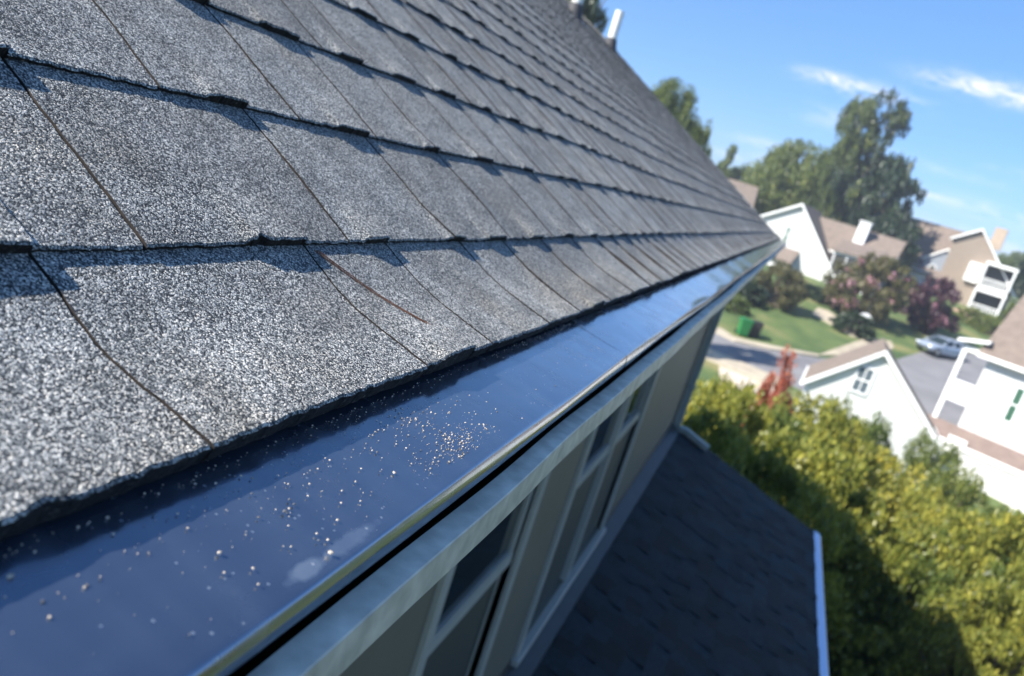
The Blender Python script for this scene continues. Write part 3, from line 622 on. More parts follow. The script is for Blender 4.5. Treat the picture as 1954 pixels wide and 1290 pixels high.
def crown_mesh(name, material, nclump, nleaf, leaf, seed, shape='round', spread=.26, mat2=None, f2=0):
    r_ = np.random.default_rng(seed)
    # clump centres in a unit crown (z from 0 to 1 top, radius 1)
    C = []
    lobes = [(r_.uniform(-.45, .45), r_.uniform(-.45, .45), r_.uniform(.25, .75), r_.uniform(.35, .6)) for _ in range(7)]
    while len(C) < nclump:
        p = r_.uniform([-1, -1, 0], [1, 1, 1]); rr = math.hypot(p[0], p[1])
        if shape == 'round':
            q = (rr**2+((p[2]-.48)/.52)**2)**.5
            if q > 1 or (q < .55 and r_.random() < .7): continue
            if min(math.dist(p*[1, 1, 1], l[:3])/l[3] for l in lobes) > 1 and r_.random() < .8: continue
        elif shape == 'tall':      # irregular tall tree with tiers and gaps
            R_ = (.95-.45*p[2])*(.62+.38*math.sin(p[2]*21+math.atan2(p[1], p[0])*2+seed))
            if rr > R_ or (rr < .35*R_ and r_.random() < .5): continue
        elif shape == 'cone':
            if rr > (1-p[2])*.95+.05: continue
        elif shape == 'mound':
            q = (rr**2+(p[2])**2)**.5
            if q > 1 or q < .5: continue
        C.append(p)
    C = np.array(C); n = nclump*nleaf
    ctr = np.repeat(C, nleaf, 0); szc = np.repeat(r_.uniform(.6, 1.3, nclump), nleaf)
    off = r_.normal(0, 1, (n, 3)); off /= np.linalg.norm(off, axis=1)[:, None]; off *= (r_.random(n)**.45*spread*szc)[:, None]; off[:, 2] *= .55
    P = ctr+off
    a = r_.normal(0, 1, (n, 3)); a /= np.linalg.norm(a, axis=1)[:, None]
    up = off/np.maximum(1e-6, np.linalg.norm(off, axis=1))[:, None]*.6+r_.normal(0, .6, (n, 3)); b = np.cross(a, up); b /= np.maximum(1e-6, np.linalg.norm(b, axis=1))[:, None]
    s = leaf*r_.uniform(.6, 1.4, n)[:, None]
    V = np.stack([P-a*s, P+b*s*.55, P+a*s, P-b*s*.55], 1).reshape(-1, 3)
    me = bpy.data.meshes.new(name); me.vertices.add(4*n); me.vertices.foreach_set('co', V.ravel().astype('f4'))
    me.loops.add(4*n); me.loops.foreach_set('vertex_index', np.arange(4*n, dtype='i4')); me.polygons.add(n); me.polygons.foreach_set('loop_start', np.arange(0, 4*n, 4, dtype='i4'))
    me.materials.append(material)
    if mat2:
        me.materials.append(mat2); hot = r_.random(nclump) < f2; idx = np.repeat(hot, nleaf) & (r_.random(n) < .5)
        me.polygons.foreach_set('material_index', idx.astype('i4'))
    me.update(); me.validate(); return me, C
_tc = {}
def trunk_mesh(key, C, seed):
    r_ = random.Random(seed); b = MB()
    pts = [(0, 0, -1.0), (.01, .0, -.5), (.03*r_.uniform(-1, 1), .02, 0), (.05*r_.uniform(-1, 1), 0, .35), (.02, .03, .8)]
    b.tube(pts, [.075, .06, .05, .035, .01], 8)
    for c in C[::max(1, len(C)//22)]:
        z = max(-.1, c[2]*.55-.15); b.tube([(0.01, 0, z), (c[0]*.5, c[1]*.5, z+(c[2]-z)*.65), tuple(c)], [.024, .014, .004], 5)
    me = bpy.data.meshes.new('trunk'); me.from_pydata(b.v, [], b.f); me.materials.append(M_BARK); return me
KIND = {
 'yellow':  [crown_mesh('crown', M_LY, 300, 130, .019, s, 'tall' if s == 2 else 'round', .13) for s in (1, 2, 3)],
 'yellowb': [crown_mesh('crown', M_LY, 240, 120, .02, s, 'cone', .15) for s in (4,)],
 'green':   [crown_mesh('crown', M_LG, 300, 120, .019, s, 'round', .15) for s in (5, 6)],
 'greentall': [crown_mesh('crown', M_LG, 260, 100, .019, 21, 'tall', .15)],
 'dark':    [crown_mesh('crown', M_LD, 130, 60, .045, 7, 'round', .17)],
 'tall':    [crown_mesh('crown', M_LD, 300, 110, .019, 8, 'tall', .11, M_LG, .45)],
 'cone':    [crown_mesh('crown', M_LG, 110, 60, .045, 9, 'cone', .14)],
 'red':     [crown_mesh('crown', M_LR, 130, 80, .032, 10, 'cone', .17)],
 'myrtle':  [crown_mesh('crown', M_LO, 190, 70, .032, 11, 'round', .15, M_FL, .16)],
 'plum':    [crown_mesh('crown', M_LP, 100, 60, .045, 12, 'round', .18, M_FL, .12)],
 'olive':   [crown_mesh('crown', M_LO, 120, 60, .042, 13, 'round', .18)],
 'hedge':   [crown_mesh('crown', M_LD, 120, 60, .055, 14, 'mound', .16)],
 'hedgeg':  [crown_mesh('crown', M_LG, 120, 60, .05, 15, 'mound', .16)]}
TR = {k: [trunk_mesh(k, c[1], i+3) for i, c in enumerate(v)] for k, v in KIND.items()}
cnt = {}
def tree(name, kind, top, Y, rad, crown_h, label, cat='tree', group=None, base_z=None, rot=None, ry=None):
    """top: pixel of the crown's top, Y: metres along the view; the tree stands on the ground below it"""
    p = at(top[0], top[1], Y); g_ = gz(p.y) if base_z is None else base_z
    i = cnt.get(kind, 0); cnt[kind] = i+1; vi = i % len(KIND[kind])
    root = empty(name, (p.x, p.y, g_), rot if rot is not None else random.uniform(0, 6.28)); tag(root, label, cat, group)
    H = p.z-g_; ch = min(crown_h, H)
    c = bpy.data.objects.new('crown' if 'hedge' not in kind else 'foliage', KIND[kind][vi][0]); COL.objects.link(c); c.parent = root; c.location = (0, 0, H-ch); c.scale = (rad, ry or rad, ch)
    t = bpy.data.objects.new('trunk' if 'hedge' not in kind else 'stem', TR[kind][vi]); COL.objects.link(t); t.parent = root; t.location = (0, 0, H-ch); t.scale = (rad if rad < 4 else rad*.8, rad if rad < 4 else rad*.8, max(ch, H-ch+.2))
    if H-ch < ch: t.scale[2] = ch
    return root
GF = 'yellowing trees beside the house'
FT = [  # top px, py, Y, radius, crown height, kind, label
 ((1350, 682), 15.5, 1.3, 5.5, 'yellowb', 'narrow yellow-green tree rising at the far corner of the dark lower roof'),
 ((1365, 795), 13.0, 1.7, 4.5, 'yellow', 'bright yellow-green tree close against the end of the lower roof'),
 ((1410, 752), 19.0, 1.9, 6.0, 'yellow', 'yellow tree in front of the pale concrete apron'),
 ((1490, 800), 20.0, 1.9, 6.0, 'green', 'green tree left of the red-leaved tree'),
 ((1585, 775), 23.0, 2.1, 6.5, 'yellow', 'olive-yellow tree in front of the left corner of the white garage'),
 ((1640, 778), 26.0, 1.7, 6.0, 'green', 'loose green tree against the white garage gable wall'),
 ((1700, 868), 24.0, 2.4, 6.0, 'yellow', 'yellow-green tree below the middle of the white garage gable'),
 ((1790, 845), 30.0, 1.5, 6.0, 'greentall', 'slim green tree at the right foot of the garage rake'),
 ((1560, 870), 16.0, 2.6, 5.5, 'yellow', 'broad yellow-green tree between lower roof and garage'),
 ((1470, 870), 12.5, 1.7, 4.0, 'yellow', 'yellow tree touching the rake of the dark lower roof'),
 ((1680, 960), 17.0, 2.5, 5.5, 'yellow', 'yellow-green tree in the middle of the thicket beside the house'),
 ((1800, 985), 20.0, 1.8, 5.5, 'yellow', 'amber-tinged tree below the white house porch'),
 ((1655, 1060), 17.5, 1.9, 4.0, 'green', 'dark-shaded green tree right of the lower roof gutter'),
 ((1760, 1110), 17, 1.9, 4.5, 'yellow', 'olive tree with deep gaps at the lower right'),
 ((1890, 1050), 16.5, 1.8, 5.0, 'green', 'green tree in front of the white posts at the right edge'),
 ((1840, 905), 26.0, 1.5, 5.5, 'greentall', 'loose green tree at the foot of the low brown lean-to roof'),
 ((1915, 985), 23.0, 1.5, 5.5, 'green', 'green tree hiding the foot of the white house near the right edge'),
 ((1960, 990), 17.0, 1.9, 5.5, 'yellow', 'green and yellow tree at the right edge of the photo'),
 ((1860, 1190), 15.5, 1.8, 4.0, 'yellow', 'yellow-green tree lowest at the bottom right'),
 ((1685, 1180), 16.5, 1.5, 3.0, 'green', 'shaded green tree at the bottom beside the lower gutter'),
 ((1960, 1150), 14.5, 1.6, 4.5, 'yellow', 'leafy tree in the bottom right corner')]
for (pt, Y, r_, ch, kd, lab) in FT: tree('yellowing_tree' if kd.startswith('yellow') else 'green_tree', kd, pt, Y, r_, ch, lab, 'tree', GF)
OFF = [((5.5, -3.5), 2.4, 8.6), ((8.5, .5), 2.8, 9.2), ((6.2, 3.5), 2.3, 7.6), ((10.5, 5.0), 3.0, 9.4), ((9.0, -7.0), 3.0, 9.5), ((13.5, 1.0), 3.2, 10.5), ((13, 9.5), 3.0, 10), ((16, -5), 3.4, 11), ((5.0, -9.5), 2.6, 9.0)]
for i, ((x, y), rd, h) in enumerate(OFF):   # the thicket goes on beside the house: the guard's nose and the window panes mirror it
    root = empty('yellowing_tree', (x, y, G0), i*1.3); tag(root, 'yellow-green tree of the thicket to the right of the view, beside the house wall', 'tree', 'trees of the thicket right of the view')
    for nm, me in (('crown', KIND['yellow'][i % 3][0]), ('trunk', TR['yellow'][i % 3])):
        o = bpy.data.objects.new(nm, me); COL.objects.link(o); o.parent = root; o.location = (0, 0, h-6); o.scale = (rd, rd, 6)
tree('red_leaved_tree', 'red', (1518, 650), 30, 1.25, 4.6, 'small tree with red leaves at the left of the garage gable')
tree('tall_tree', 'tall', (1688, 186), 105, 6.2, 21, 'tallest ragged dark tree behind the houses, standing against the sky')
tree('tall_tree', 'greentall', (1648, 198), 104, 3.4, 18, 'slender lighter tree top just left of the tallest dark tree')
tree('round_tree', 'green', (1545, 278), 108, 6.0, 12, 'rounded green tree behind the white gable house')
tree('round_tree', 'green', (1597, 320), 112, 5.0, 11, 'green tree between the rounded tree and the tallest tree')
tree('round_tree', 'green', (1500, 335), 112, 4.5, 9, 'lower green tree at the left of the rounded tree')
tree('round_tree', 'dark', (1710, 410), 100, 4.0, 11, 'dark tree mass at the foot of the tallest tree')
tree('dark_tree', 'dark', (1722, 300), 103, 4.2, 11, 'dark rounded tree filling the right flank of the tallest tree')
tree('dark_shrub', 'dark', (1702, 405), 99, 3.2, 9, 'dark green tree right of the white chimney')
tree('pointed_tree', 'cone', (1400, 275), 122, 3.6, 10, 'pointed green tree just right of the roof rake')
tree('pointed_tree', 'green', (1435, 318), 125, 3.6, 8, 'low bright tree between the roof rake and the rounded tree')
tree('roadside_tree', 'green', (1292, 160), 62, 3.0, 9, 'tree showing above the middle of the roof rake')
tree('roadside_tree', 'green', (1335, 225), 64, 2.0, 7, 'thin green tree crown right of the tree above the rake')
tree('roadside_tree', 'dark', (1125, -50), 40, 1.7, 6.5, 'dark green tree between the two white vent pipes')
tree('crape_myrtle', 'myrtle', (1685, 488), 74, 3.7, 5.6, 'wide crape myrtle covered with pink flowers in front of the houses')
tree('plum_tree', 'plum', (1808, 535), 78, 2.5, 4.8, 'dark purple-leaved tree right of the pink flowering tree')
tree('young_tree', 'olive', (1500, 505), 68, 2.3, 3.6, 'small olive-green tree with a pale bare trunk on the lawn')
HG = 'shrubs in front of the far houses'
for pt, Y, r_, h, kd, lab in (((1560, 545), 78, 2.0, 2.4, 'hedge', 'dark shrub behind the young tree on the lawn'), ((1596, 560), 76, 1.7, 2.2, 'hedge', 'dark brownish shrub left of the pink flowering tree'),
    ((1640, 598), 68, 1.8, 1.9, 'hedge', 'round dark bush with the white sign in front of it'), ((1440, 540), 66, 1.5, 2.2, 'hedge', 'clipped dark bush beside the gutter end'), ((1410, 560), 62, 1.2, 1.8, 'hedgeg', 'small bright bush left of the clipped dark bush'),
    ((1868, 590), 90, 2.2, 2.0, 'hedgeg', 'long green hedge under the balconies of the tan house'), ((1900, 608), 88, 1.6, 1.6, 'hedgeg', 'green hedge right of the brick path'), ((1935, 575), 88, 1.3, 3.0, 'cone', 'pointed green shrub at the right of the balconies'), ((1795, 575), 84, 2.0, 2.2, 'hedge', 'low dark hedge below the purple tree'), ((2000, 470), 118, 2.5, 7, 'dark', 'dark tree behind the right edge of the tan house')):
    tree('garden_shrub', kd, pt, Y, r_, h, lab, 'shrub', HG)
wd = []
for i in range(22):
    x = -70+i*9.5+random.uniform(-3, 3); y = random.uniform(150, 190); s_ = random.uniform(5, 8); h = random.uniform(6, 8.5)
    me = KIND['green'][i % 2][0]; co = np.empty(len(me.vertices)*3, 'f4'); me.vertices.foreach_get('co', co); co = co.reshape(-1, 3)[::1]*[s_, s_, h]+[x, y, gz(y)+.5]; wd.append(co)
V = np.concatenate(wd); me = bpy.data.meshes.new('distant_woods'); n = len(V)//4
me.vertices.add(4*n); me.vertices.foreach_set('co', V.ravel().astype('f4')); me.loops.add(4*n); me.loops.foreach_set('vertex_index', np.arange(4*n, dtype='i4')); me.polygons.add(n); me.polygons.foreach_set('loop_start', np.arange(0, 4*n, 4, dtype='i4')); me.materials.append(M_LG); me.update(); me.validate()
o = bpy.data.objects.new('distant_woods', me); COL.objects.link(o); tag(o, 'band of distant green woods behind the far houses', 'woods', kind='stuff')

# ------------------------------------------------------------------ houses
def side_mat(name, col, course=.15):
    m_ = mat(name, col, .6, noise=.04, nscale=2); t = m_.node_tree; p = t.nodes['Principled BSDF']
    tc_ = N(t, 'ShaderNodeTexCoord'); s = N(t, 'ShaderNodeSeparateXYZ'); t.links.new(tc_.outputs['Object'], s.inputs[0])
    f = mth(t, 'FRACT', mth(t, 'DIVIDE', s.outputs[2], course)); bn = N(t, 'ShaderNodeBump'); bn.inputs['Strength'].default_value = 1; bn.inputs['Distance'].default_value = .03
    t.links.new(f, bn.inputs['Height']); t.links.new(bn.outputs[0], p.inputs['Normal']); return m_
M_WHITE = side_mat('white_lap_siding', (.76, .76, .74)); M_TAN = side_mat('tan_siding', (.33, .265, .21)); M_BLUEG = side_mat('grey_blue_siding', (.30, .33, .38))
M_TRIM = mat('white_trim', (.82, .82, .80), .5)
M_BROWN = mat('brown_shingles', (.185, .145, .118), .9, noise=.16, nscale=2.5, bump=.5, bscale=12, bdist=.02)
M_PINKR = mat('reddish_brown_shingles', (.20, .148, .125), .9, noise=.15, nscale=2.5, bump=.5, bscale=12, bdist=.02)
M_DARKW = mat('dark_glass', (.02, .03, .03), .08, spec=.6)
M_SHADOW = mat('screen_and_shade_dark', (.05, .05, .05), .8)  # porch screening; the same dark stands for shade in the balcony openings
M_SHUT = mat('green_shutter', (.03, .10, .06), .5)
M_CHIM = mat('pale_chimney', (.42, .33, .25), .8, noise=.1, nscale=3)
def gable(root, x0, x1, y0, y1, zb, zl, zr, zp, xp, wm, rm, ov=.35, th=.16, trim=True, name='wall', rname='roof'):
    """block with gable facing -Y(local): left eave zl, right eave zr, peak zp at xp"""
    MB().prism([(x0, zb), (x0, zl), (xp, zp), (x1, zr), (x1, zb)], y0, y1).build(name, wm, root)
    sl_, sr_ = (zp-zl)/(xp-x0), (zp-zr)/(x1-xp)
    L = (x0-ov, zl-ov*sl_); Rr = (x1+ov, zr-ov*sr_)
    e = .02
    rf = MB(); rf.prism([(L[0], L[1]+e), (xp, zp+e), (xp, zp+th), (L[0], L[1]+th)], y0-ov, y1+ov); rf.prism([(xp, zp+e), (Rr[0], Rr[1]+e), (Rr[0], Rr[1]+th), (xp, zp+th)], y0-ov, y1+ov)
    ro = rf.build(rname, rm, root)
    if trim:
        t = MB(); q = .24
        t.prism([(L[0], L[1]+th-q), (xp, zp+th-q), (xp, zp+th+.01), (L[0], L[1]+th+.01)], y0-ov-.06, y0-ov-.003); t.prism([(xp, zp+th-q), (Rr[0], Rr[1]+th-q), (Rr[0], Rr[1]+th+.01), (xp, zp+th+.01)], y0-ov-.06, y0-ov-.003)
        t.build('rake_trim', M_TRIM, ro)
        MB().box((L[0]-.1, y0-ov, L[1]-.06), (L[0]-.003, y1+ov, L[1]+.10)).build('eave_gutter', M_TRIM, ro); MB().box((Rr[0]+.003, y0-ov, Rr[1]-.06), (Rr[0]+.1, y1+ov, Rr[1]+.10)).build('eave_gutter', M_TRIM, ro)
    return ro
def side_block(root, x0, x1, y0, y1, zb, ze, zp, wm, rm, ov=.3, th=.16, name='wing_wall', rname='wing_roof'):
    """ridge along local X, roof slope facing -Y"""
    ym = (y0+y1)/2
    MB().prism([(y0, zb), (y0, ze), (ym, zp), (y1, ze), (y1, zb)], x0, x1, axis=0).build(name, wm, root)
    s = (zp-ze)/(ym-y0); a = (y0-ov, ze-ov*s); b = (y1+ov, ze-ov*s)
    r = MB(); r.prism([(a[0], a[1]+.02), (ym, zp+.02), (ym, zp+th), (a[0], a[1]+th)], x0-ov, x1+ov, axis=0); r.prism([(ym, zp+.02), (b[0], b[1]+.02), (b[0], b[1]+th), (ym, zp+th)], x0-ov, x1+ov, axis=0)
    ro = r.build(rname, rm, root); MB().box((x0-ov, y0-ov-.1, a[1]-.08), (x1+ov, y0-ov-.003, a[1]+.12)).build('eave_gutter', M_TRIM, ro); return ro
def win(root, x, y, z, w_, h, grid=(1, 2), glass=None, shutters=False, name='window'):
    f = MB(); t = .09
    f.box((x-w_/2-t, y-.06, z-t), (x-w_/2, y-.002, z+h+t)); f.box((x+w_/2, y-.06, z-t), (x+w_/2+t, y-.002, z+h+t)); f.box((x-w_/2, y-.06, z+h), (x+w_/2, y-.002, z+h+t)); f.box((x-w_/2-.03, y-.09, z-t), (x+w_/2+.03, y-.002, z-.001))
    for i in range(1, grid[0]): xx = x-w_/2+w_*i/grid[0]; f.box((xx-.025, y-.05, z), (xx+.025, y-.002, z+h))
    for i in range(1, grid[1]): zz = z+h*i/grid[1]; f.box((x-w_/2, y-.052, zz-.04), (x+w_/2, y-.004, zz+.04))
    o = f.build(name, M_TRIM, root); MB().box((x-w_/2, y-.03, z), (x+w_/2, y-.005, z+h)).build('pane', glass or M_DARKW, o)
    return o
# --- garage with the steep gable
gl_ = at(1692, 669, 39); ga = empty('gable_garage', (gl_.x, gl_.y, gz(39)-.2), -R(4)); tag(ga, 'white sided garage with steep brown roof, one small window high in its gable', 'garage')
zg = gz(39)-.2; zp = gl_.z-zg-.16
gable(ga, -2.62, 3.55, .35, 5.3, -.6, zp-2.45, zp-3.15, zp, 0, M_WHITE, M_BROWN, ov=.22)
win(ga, -.42, .35, zp-2.1, .62, 1.15, (2, 2), mat('grey_pane', (.10, .13, .15), .15))
MB().box((-2.66, .32, -.6), (-2.5, .349, zp-2.5)).build('corner_trim', M_TRIM, ga); MB().box((3.43, .32, -.6), (3.59, .349, zp-3.3)).build('corner_trim', M_TRIM, ga)
# --- right white house with porch
c0 = at(1850, 655, 46); wh = empty('white_house', (c0.x, c0.y, gz(44)-.2), -R(24)); tag(wh, 'big plain white two-storey house with side porch at the right edge', 'house')
zb0 = gz(44)-.2; zt = c0.z-zb0
PW = .9
side_block(wh, PW+.2, 14, 0, 8, -.5, zt, zt+3.2, M_WHITE, M_BROWN, ov=.45, name='wall', rname='roof')
win(wh, 3.0, 0, zt-3.0, .32, 1.75, (1, 2), M_SHUT)
# porch bay at left end
pf = MB()
for z in (zt-3.1, zt-.4): MB().box((-.16, -.05, z), (PW+.2, .3, z+.28)).build('porch_deck', M_TRIM, wh)
MB().box((-.16, -.1, .0), (.06, .12, zt-.4)).build('porch_post', M_TRIM, wh); 
for z in (zt-2.82,): MB().box((.063, -.04, z), (PW+.2, .2, z+.85)).build('parapet', M_TRIM, wh)
rr_ = MB(); rr_.prism([(-.5, zt-.05), (.95, zt+.3), (.95, zt+.47), (-.5, zt+.12)], -.4, 2.0); rr_.build('porch_roof', M_TRIM, wh)
lr_ = MB(); lr_.prism([(-.02, zt-4.2), (-1.5, zt-4.8), (-1.5, zt-4.94), (-.02, zt-4.34)], -1.0, 8.0, axis=0)
lro2 = lr_.build('lean_to_roof', M_PINKR, wh); MB().box((-1.0, -1.62, zt-5.05), (8.0, -1.503, zt-4.8)).build('eave_gutter', M_TRIM, lro2)
MB().box((-.6, -1.5, -.5), (7.6, -.003, zt-5.1)).build('lower_wall', M_WHITE, wh)
for x in (5.2, 7.9):
    MB().box((x-.09, -3.1, -.5), (x+.09, -2.92, zt-5.1)).build('porch_post', M_TRIM, wh)
MB().box((1.2, -1.56, 0), (2.1, -1.503, 2.1)).build('side_door', M_TRIM, wh)
# --- far white house (left)
q0 = at(1534, 388, 88); fw = empty('gabled_house', (q0.x, q0.y, gz(88)-.3), -R(12)); tag(fw, 'white house with tall gable and white chimney left of the pink flowering tree', 'house')
zq = q0.z-(gz(88)-.3)-.2
gable(fw, -4.6, 5.2, 0, 9, -.5, zq-3.0, zq-5.6, zq, 0, M_WHITE, M_BROWN, ov=.4)
win(fw, -.5, 0, zq-4.1, .32, 1.6, (1, 2), M_SHUT)
side_block(fw, 1.0, 9.6, 3.5, 10.5, -.5, zq-3.4, zq-.6, M_WHITE, M_BROWN)
gable(fw, 6.4, 9.2, 2.2, 5.5, -.5, zq-4.6, zq-4.6, zq-2.9, 7.8, M_WHITE, M_BROWN, ov=.25, name='dormer_wall', rname='dormer_roof')
ch = MB().box((5.1, 5.0, zq-2.2), (6.2, 6.0, zq+.2)).build('chimney', M_TRIM, fw); MB().box((5.0, 4.9, zq+.203), (6.3, 6.1, zq+.34)).build('chimney_cap', M_TRIM, ch)
lo_ = MB(); lo_.prism([(-.003, zq-4.6), (-2.0, zq-5.9), (-2.0, zq-6.05), (-.003, zq-4.75)], -4.8, 1.4, axis=0); lo_.build('lean_to_roof', M_BROWN, fw)
MB().box((-4.5, -1.7, -.5), (1.2, -.004, zq-6.0)).build('lower_wall', M_WHITE, fw)
win(fw, -1.0, -1.7, zq-8.0, 1.2, 1.2, (2, 2))
sp_ = MB().box((4.8, -.4, 1.2), (8.6, 3.4, 3.3)).build('screened_porch', M_SHADOW, fw)
t_ = MB()
for x in (4.8, 6.05, 7.3, 8.55): t_.box((x-.06, -.5, .2), (x+.06, -.403, 3.3))
t_.box((4.7, -.5, 3.303), (8.7, 3.4, 3.5)); t_.box((4.7, -.5, 1.0), (8.7, 3.4, 1.197)); t_.build('porch_frame', M_TRIM, sp_)
MB().prism([(-.8, 3.55), (3.6, 4.7), (3.6, 4.85), (-.8, 3.7)], 4.5, 9.0, axis=0).build('porch_roof', M_BROWN, fw)
# small roof peeking behind the rake
q1 = at(1448, 355, 100); sh = empty('brown_roofed_house', (q1.x, q1.y, gz(100)-.3), R(8)); tag(sh, 'house of which only a brown roof end shows just right of the roof rake', 'house')
zq1 = q1.z-(gz(100)-.3)
side_block(sh, -8, 0, 0, 7, -.5, zq1-3.0, zq1-.2, M_BLUEG, M_BROWN)
q2 = at(1462, 392, 97); 
# --- tan house with balconies
q3 = at(1877, 436, 104); th_ = empty('tan_house', (q3.x, q3.y, gz(100)-.3), -R(14)); tag(th_, 'tan sided house with steep gable, chimney and two stacked white balconies at the right', 'house')
zq3 = q3.z-(gz(100)-.3)-.2
gable(th_, -2.3, 5.2, 0, 9, -.5, zq3-1.6, zq3-5.6, zq3, 0, M_TAN, M_BROWN, ov=.4)
side_block(th_, -11.5, -2.0, 1.8, 9.8, -.5, zq3-5.9, zq3-.6, M_WHITE, M_BROWN)
gable(th_, -4.6, -2.0, .9, 4.0, -.5, zq3-4.8, zq3-4.4, zq3-3.1, -2.5, M_BLUEG, M_BROWN, ov=.2, name='dormer_wall', rname='dormer_roof')
MB().box((-14.6, 2.5, -.5), (-11.9, 7, zq3-2.0)).build('side_wing', M_BLUEG, th_)
win(th_, -3.4, .9, zq3-6.4, .6, 1.0, (1, 2))
chm = MB().box((1.0, 2.2, zq3-1.6), (2.3, 3.4, zq3+.9)).build('chimney', M_CHIM, th_)
bl = MB().box((-10.8, -.9, -.5), (-3.3, 1.7, zq3-6.3)).build('garage_wing', M_WHITE, th_)
MB().prism([(-1.3, zq3-6.7), (1.9, zq3-5.6), (1.9, zq3-5.45), (-1.3, zq3-6.55)], -6.5, -.8, axis=0).build('wing_roof', M_BROWN, th_)
for lv, (z0, z1) in enumerate(((zq3-5.9, zq3-3.5), (zq3-8.9, zq3-6.6))):
    b = MB(); b.box((1.9, -1.5, z0-.35), (4.9, -.003, z0)); b.box((2.0, -1.5, z0+.8), (4.75, -1.42, z0+.9)); [b.box((2.1+.3*q, -1.48, z0+.003), (2.2+.3*q, -1.44, z0+.797)) for q in range(9)]; b.box((1.8, -1.6, z0+.003), (2.0, -.003, z1)); b.box((4.75, -1.6, z0+.003), (4.95, -.003, z1)); b.box((1.8, -1.6, z1+.003), (5.0, -.003, z1+.35))
    bo = b.build('balcony', M_TRIM, th_); MB().box((2.1, -.05, z0+.05), (4.7, -.004, z1-.05)).build('balcony_door', M_SHADOW, bo)  # door panel coloured with the dark of the shaded opening
bw = MB().box((.2, -.6, zq3-5.9), (1.6, -.004, zq3-3.7)).build('bay_window', M_TRIM, th_); MB().box((.4, -.66, zq3-5.6), (1.4, -.603, zq3-4.1)).build('pane', mat('bright_pane', (.45, .48, .45), .2), bw)

# ------------------------------------------------------------------ car, bin, sign
M_CARP = mat('silver_blue_paint', (.40, .46, .55), .3, metal=.4, spec=.6); M_TYRE = mat('tyre_rubber', (.02, .02, .02), .85); M_RIM = mat('alloy_rim', (.5, .5, .52), .3, metal=.8)
M_LAMP = mat('headlight_glass', (.75, .78, .8), .1, spec=.8); M_TAIL = mat('tail_light', (.35, .02, .02), .2)
cp = gpt(1790, 678); car = empty('parked_car', cp+Vector((0, 0, .03)), R(222)); tag(car, 'pale silver-blue hatchback car parked at the edge of the asphalt', 'car')
def car_body():
    # stations along x: (x, zlow, zbelt, half width)
    side = [(-2.15, .42, .72, .72), (-2.05, .28, .92, .82), (-1.4, .22, .98, .88), (-.3, .20, .96, .90), (.8, .20, .92, .90), (1.5, .24, .84, .87), (2.0, .30, .68, .78), (2.12, .38, .56, .68)]
    b = MB(); vs = []; n = 8
    for x, z0, z1, w_ in side: vs += [(x, -w_*.88, z0), (x, -w_, z0+.12), (x, -w_, z1-.14), (x, -w_*.86, z1), (x, w_*.86, z1), (x, w_, z1-.14), (x, w_, z0+.12), (x, w_*.88, z0)]
    fs = [(i*n+k, i*n+(k+1) % n, (i+1)*n+(k+1) % n, (i+1)*n+k) for i in range(len(side)-1) for k in range(n)]+[tuple(range(n)), tuple(range((len(side)-1)*n, len(side)*n))]
    return b.add(vs, fs)
cb_ = car_body().build('body', M_CARP, car, smooth=True); bevel(cb_, .03, 2)
def cabin(sc, z0, z1, xs):
    (a, b_, c_, d_) = xs; vs = [(a, -.78*sc, z0), (d_, -.78*sc, z0), (d_, .78*sc, z0), (a, .78*sc, z0), (b_, -.62*sc, z1), (c_, -.62*sc, z1), (c_, .62*sc, z1), (b_, .62*sc, z1)]
    return MB().add(vs, [(0, 3, 2, 1), (4, 5, 6, 7), (0, 1, 5, 4), (1, 2, 6, 5), (2, 3, 7, 6), (3, 0, 4, 7)])
gh = cabin(1, .90, 1.40, (-2.0, -1.55, .25, 1.05)).build('glasshouse', M_DARKW, car); bevel(gh, .05, 2)
rfm = cabin(.86, 1.395, 1.47, (-1.62, -1.5, .15, .32)).build('car_roof', M_CARP, car); bevel(rfm, .03, 2)
pl_ = MB()
for s in (-1, 1):
    for (xa, xb) in ((-1.15, -1.2), (-.35, -.38), (1.02, .27), (-1.98, -1.58)): pl_.tube([(xa, s*.79, .9), (xb, s*.64, 1.41)], .035, 6)
pl_.build('pillar', M_CARP, car)
for x in (-1.35, 1.35):
    for s in (-1, 1):
        w_ = MB().tube([(x, s*.70, .32), (x, s*.92, .32)], .32, 20).build('wheel', M_TYRE, car); MB().tube([(x, s*.90, .32), (x, s*.935, .32)], .20, 14).build('rim', M_RIM, w_)
for s in (-1, 1):
    bevel(MB().box((1.9, s*.62-.16, .60), (2.11, s*.62+.16, .72)).build('headlight', M_LAMP, car), .02); bevel(MB().box((-2.14, s*.70-.1, .70), (-2.02, s*.70+.1, .92)).build('tail_light', M_TAIL, car), .02)
    bevel(MB().box((.75, s*.9-.08, .92), (.95, s*.9+.08, 1.05)).build('mirror', M_CARP, car), .02)
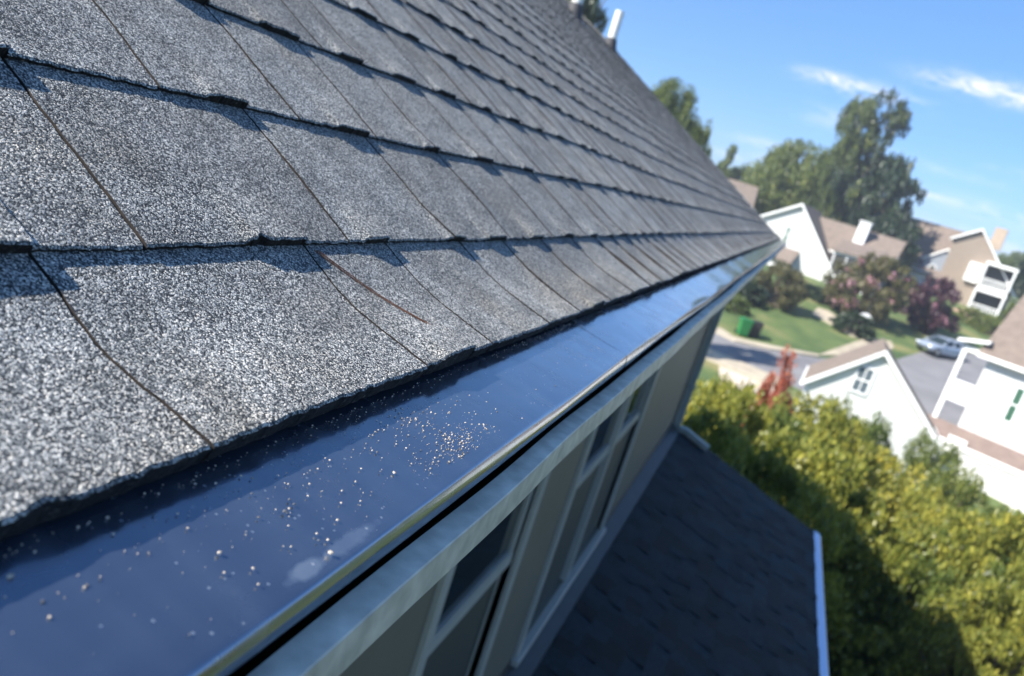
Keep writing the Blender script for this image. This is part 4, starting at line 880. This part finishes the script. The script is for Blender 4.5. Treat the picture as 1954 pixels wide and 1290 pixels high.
# wheelie bin
bp = gpt(1414, 640); bn_ = empty('wheeled_bin', bp, R(200)); tag(bn_, 'green wheeled rubbish bin at the kerb by the lawn', 'bin')
M_BIN = mat('green_plastic', (.02, .17, .045), .4); M_BLK = mat('black_plastic', (.02, .02, .02), .5)
b = MB(); b.add([(-.3, -.32, .05), (.3, -.32, .05), (.3, .32, .05), (-.3, .32, .05), (-.38, -.42, 1.1), (.38, -.42, 1.1), (.38, .42, 1.1), (-.38, .42, 1.1)], [(0, 3, 2, 1), (4, 5, 6, 7), (0, 1, 5, 4), (1, 2, 6, 5), (2, 3, 7, 6), (3, 0, 4, 7)])
bevel(b.build('bin_body', M_BIN, bn_), .03); ld = MB().prism([(-.46, 1.103), (.46, 1.103), (.44, 1.18), (.1, 1.24), (-.44, 1.2)], -.42, .42).build('lid', M_BIN, bn_); bevel(ld, .02)
for s in (-1, 1): MB().tube([(s*.30, -.36, .15), (s*.40, -.36, .15)], .15, 14).build('wheel', M_BLK, bn_)
MB().tube([(-.3, -.5, 1.08), (.3, -.5, 1.08)], .025, 8).build('handle', M_BLK, bn_)
bp2 = gpt(1436, 643); b2 = empty('black_bin', bp2, R(190)); tag(b2, 'black bin standing right beside the green one', 'bin')
for nm, mt, src in (('bin_body', M_BLK, bn_.children[0]), ('lid', M_BLK, bn_.children[1])):
    o = src.copy(); o.data = src.data.copy(); o.data.materials[0] = mt; COL.objects.link(o); o.parent = b2; o.name = nm
# white sign on post
sp0 = gpt(1640, 632); sg = empty('round_sign', sp0, 0); tag(sg, 'white round sign on a dark post in front of the round bush', 'sign')
MB().tube([(0, 0, 0), (0, 0, 2.5)], .06, 8).build('post', M_BLK, sg); MB().tube([(0, -.12, 1.0), (0, -.07, 1.0)], .55, 24).build('sign_panel', M_TRIM, sg)

# ------------------------------------------------------------------ air
hz = MB().box((-260, -40, -12.5), (320, 330, 16)).build('haze', None or bpy.data.materials.new('air')); hm_ = hz.data.materials[0]; hm_.use_nodes = True; ht = hm_.node_tree; ht.nodes.clear()
pv = N(ht, 'ShaderNodeVolumePrincipled'); pv.inputs['Color'].default_value = (.86, .92, 1, 1); pv.inputs['Density'].default_value = .0009; pv.inputs['Anisotropy'].default_value = .2
ho = N(ht, 'ShaderNodeOutputMaterial'); ht.links.new(pv.outputs[0], ho.inputs['Volume']); tag(hz, 'thin summer haze over the neighbourhood', 'haze', kind='stuff')
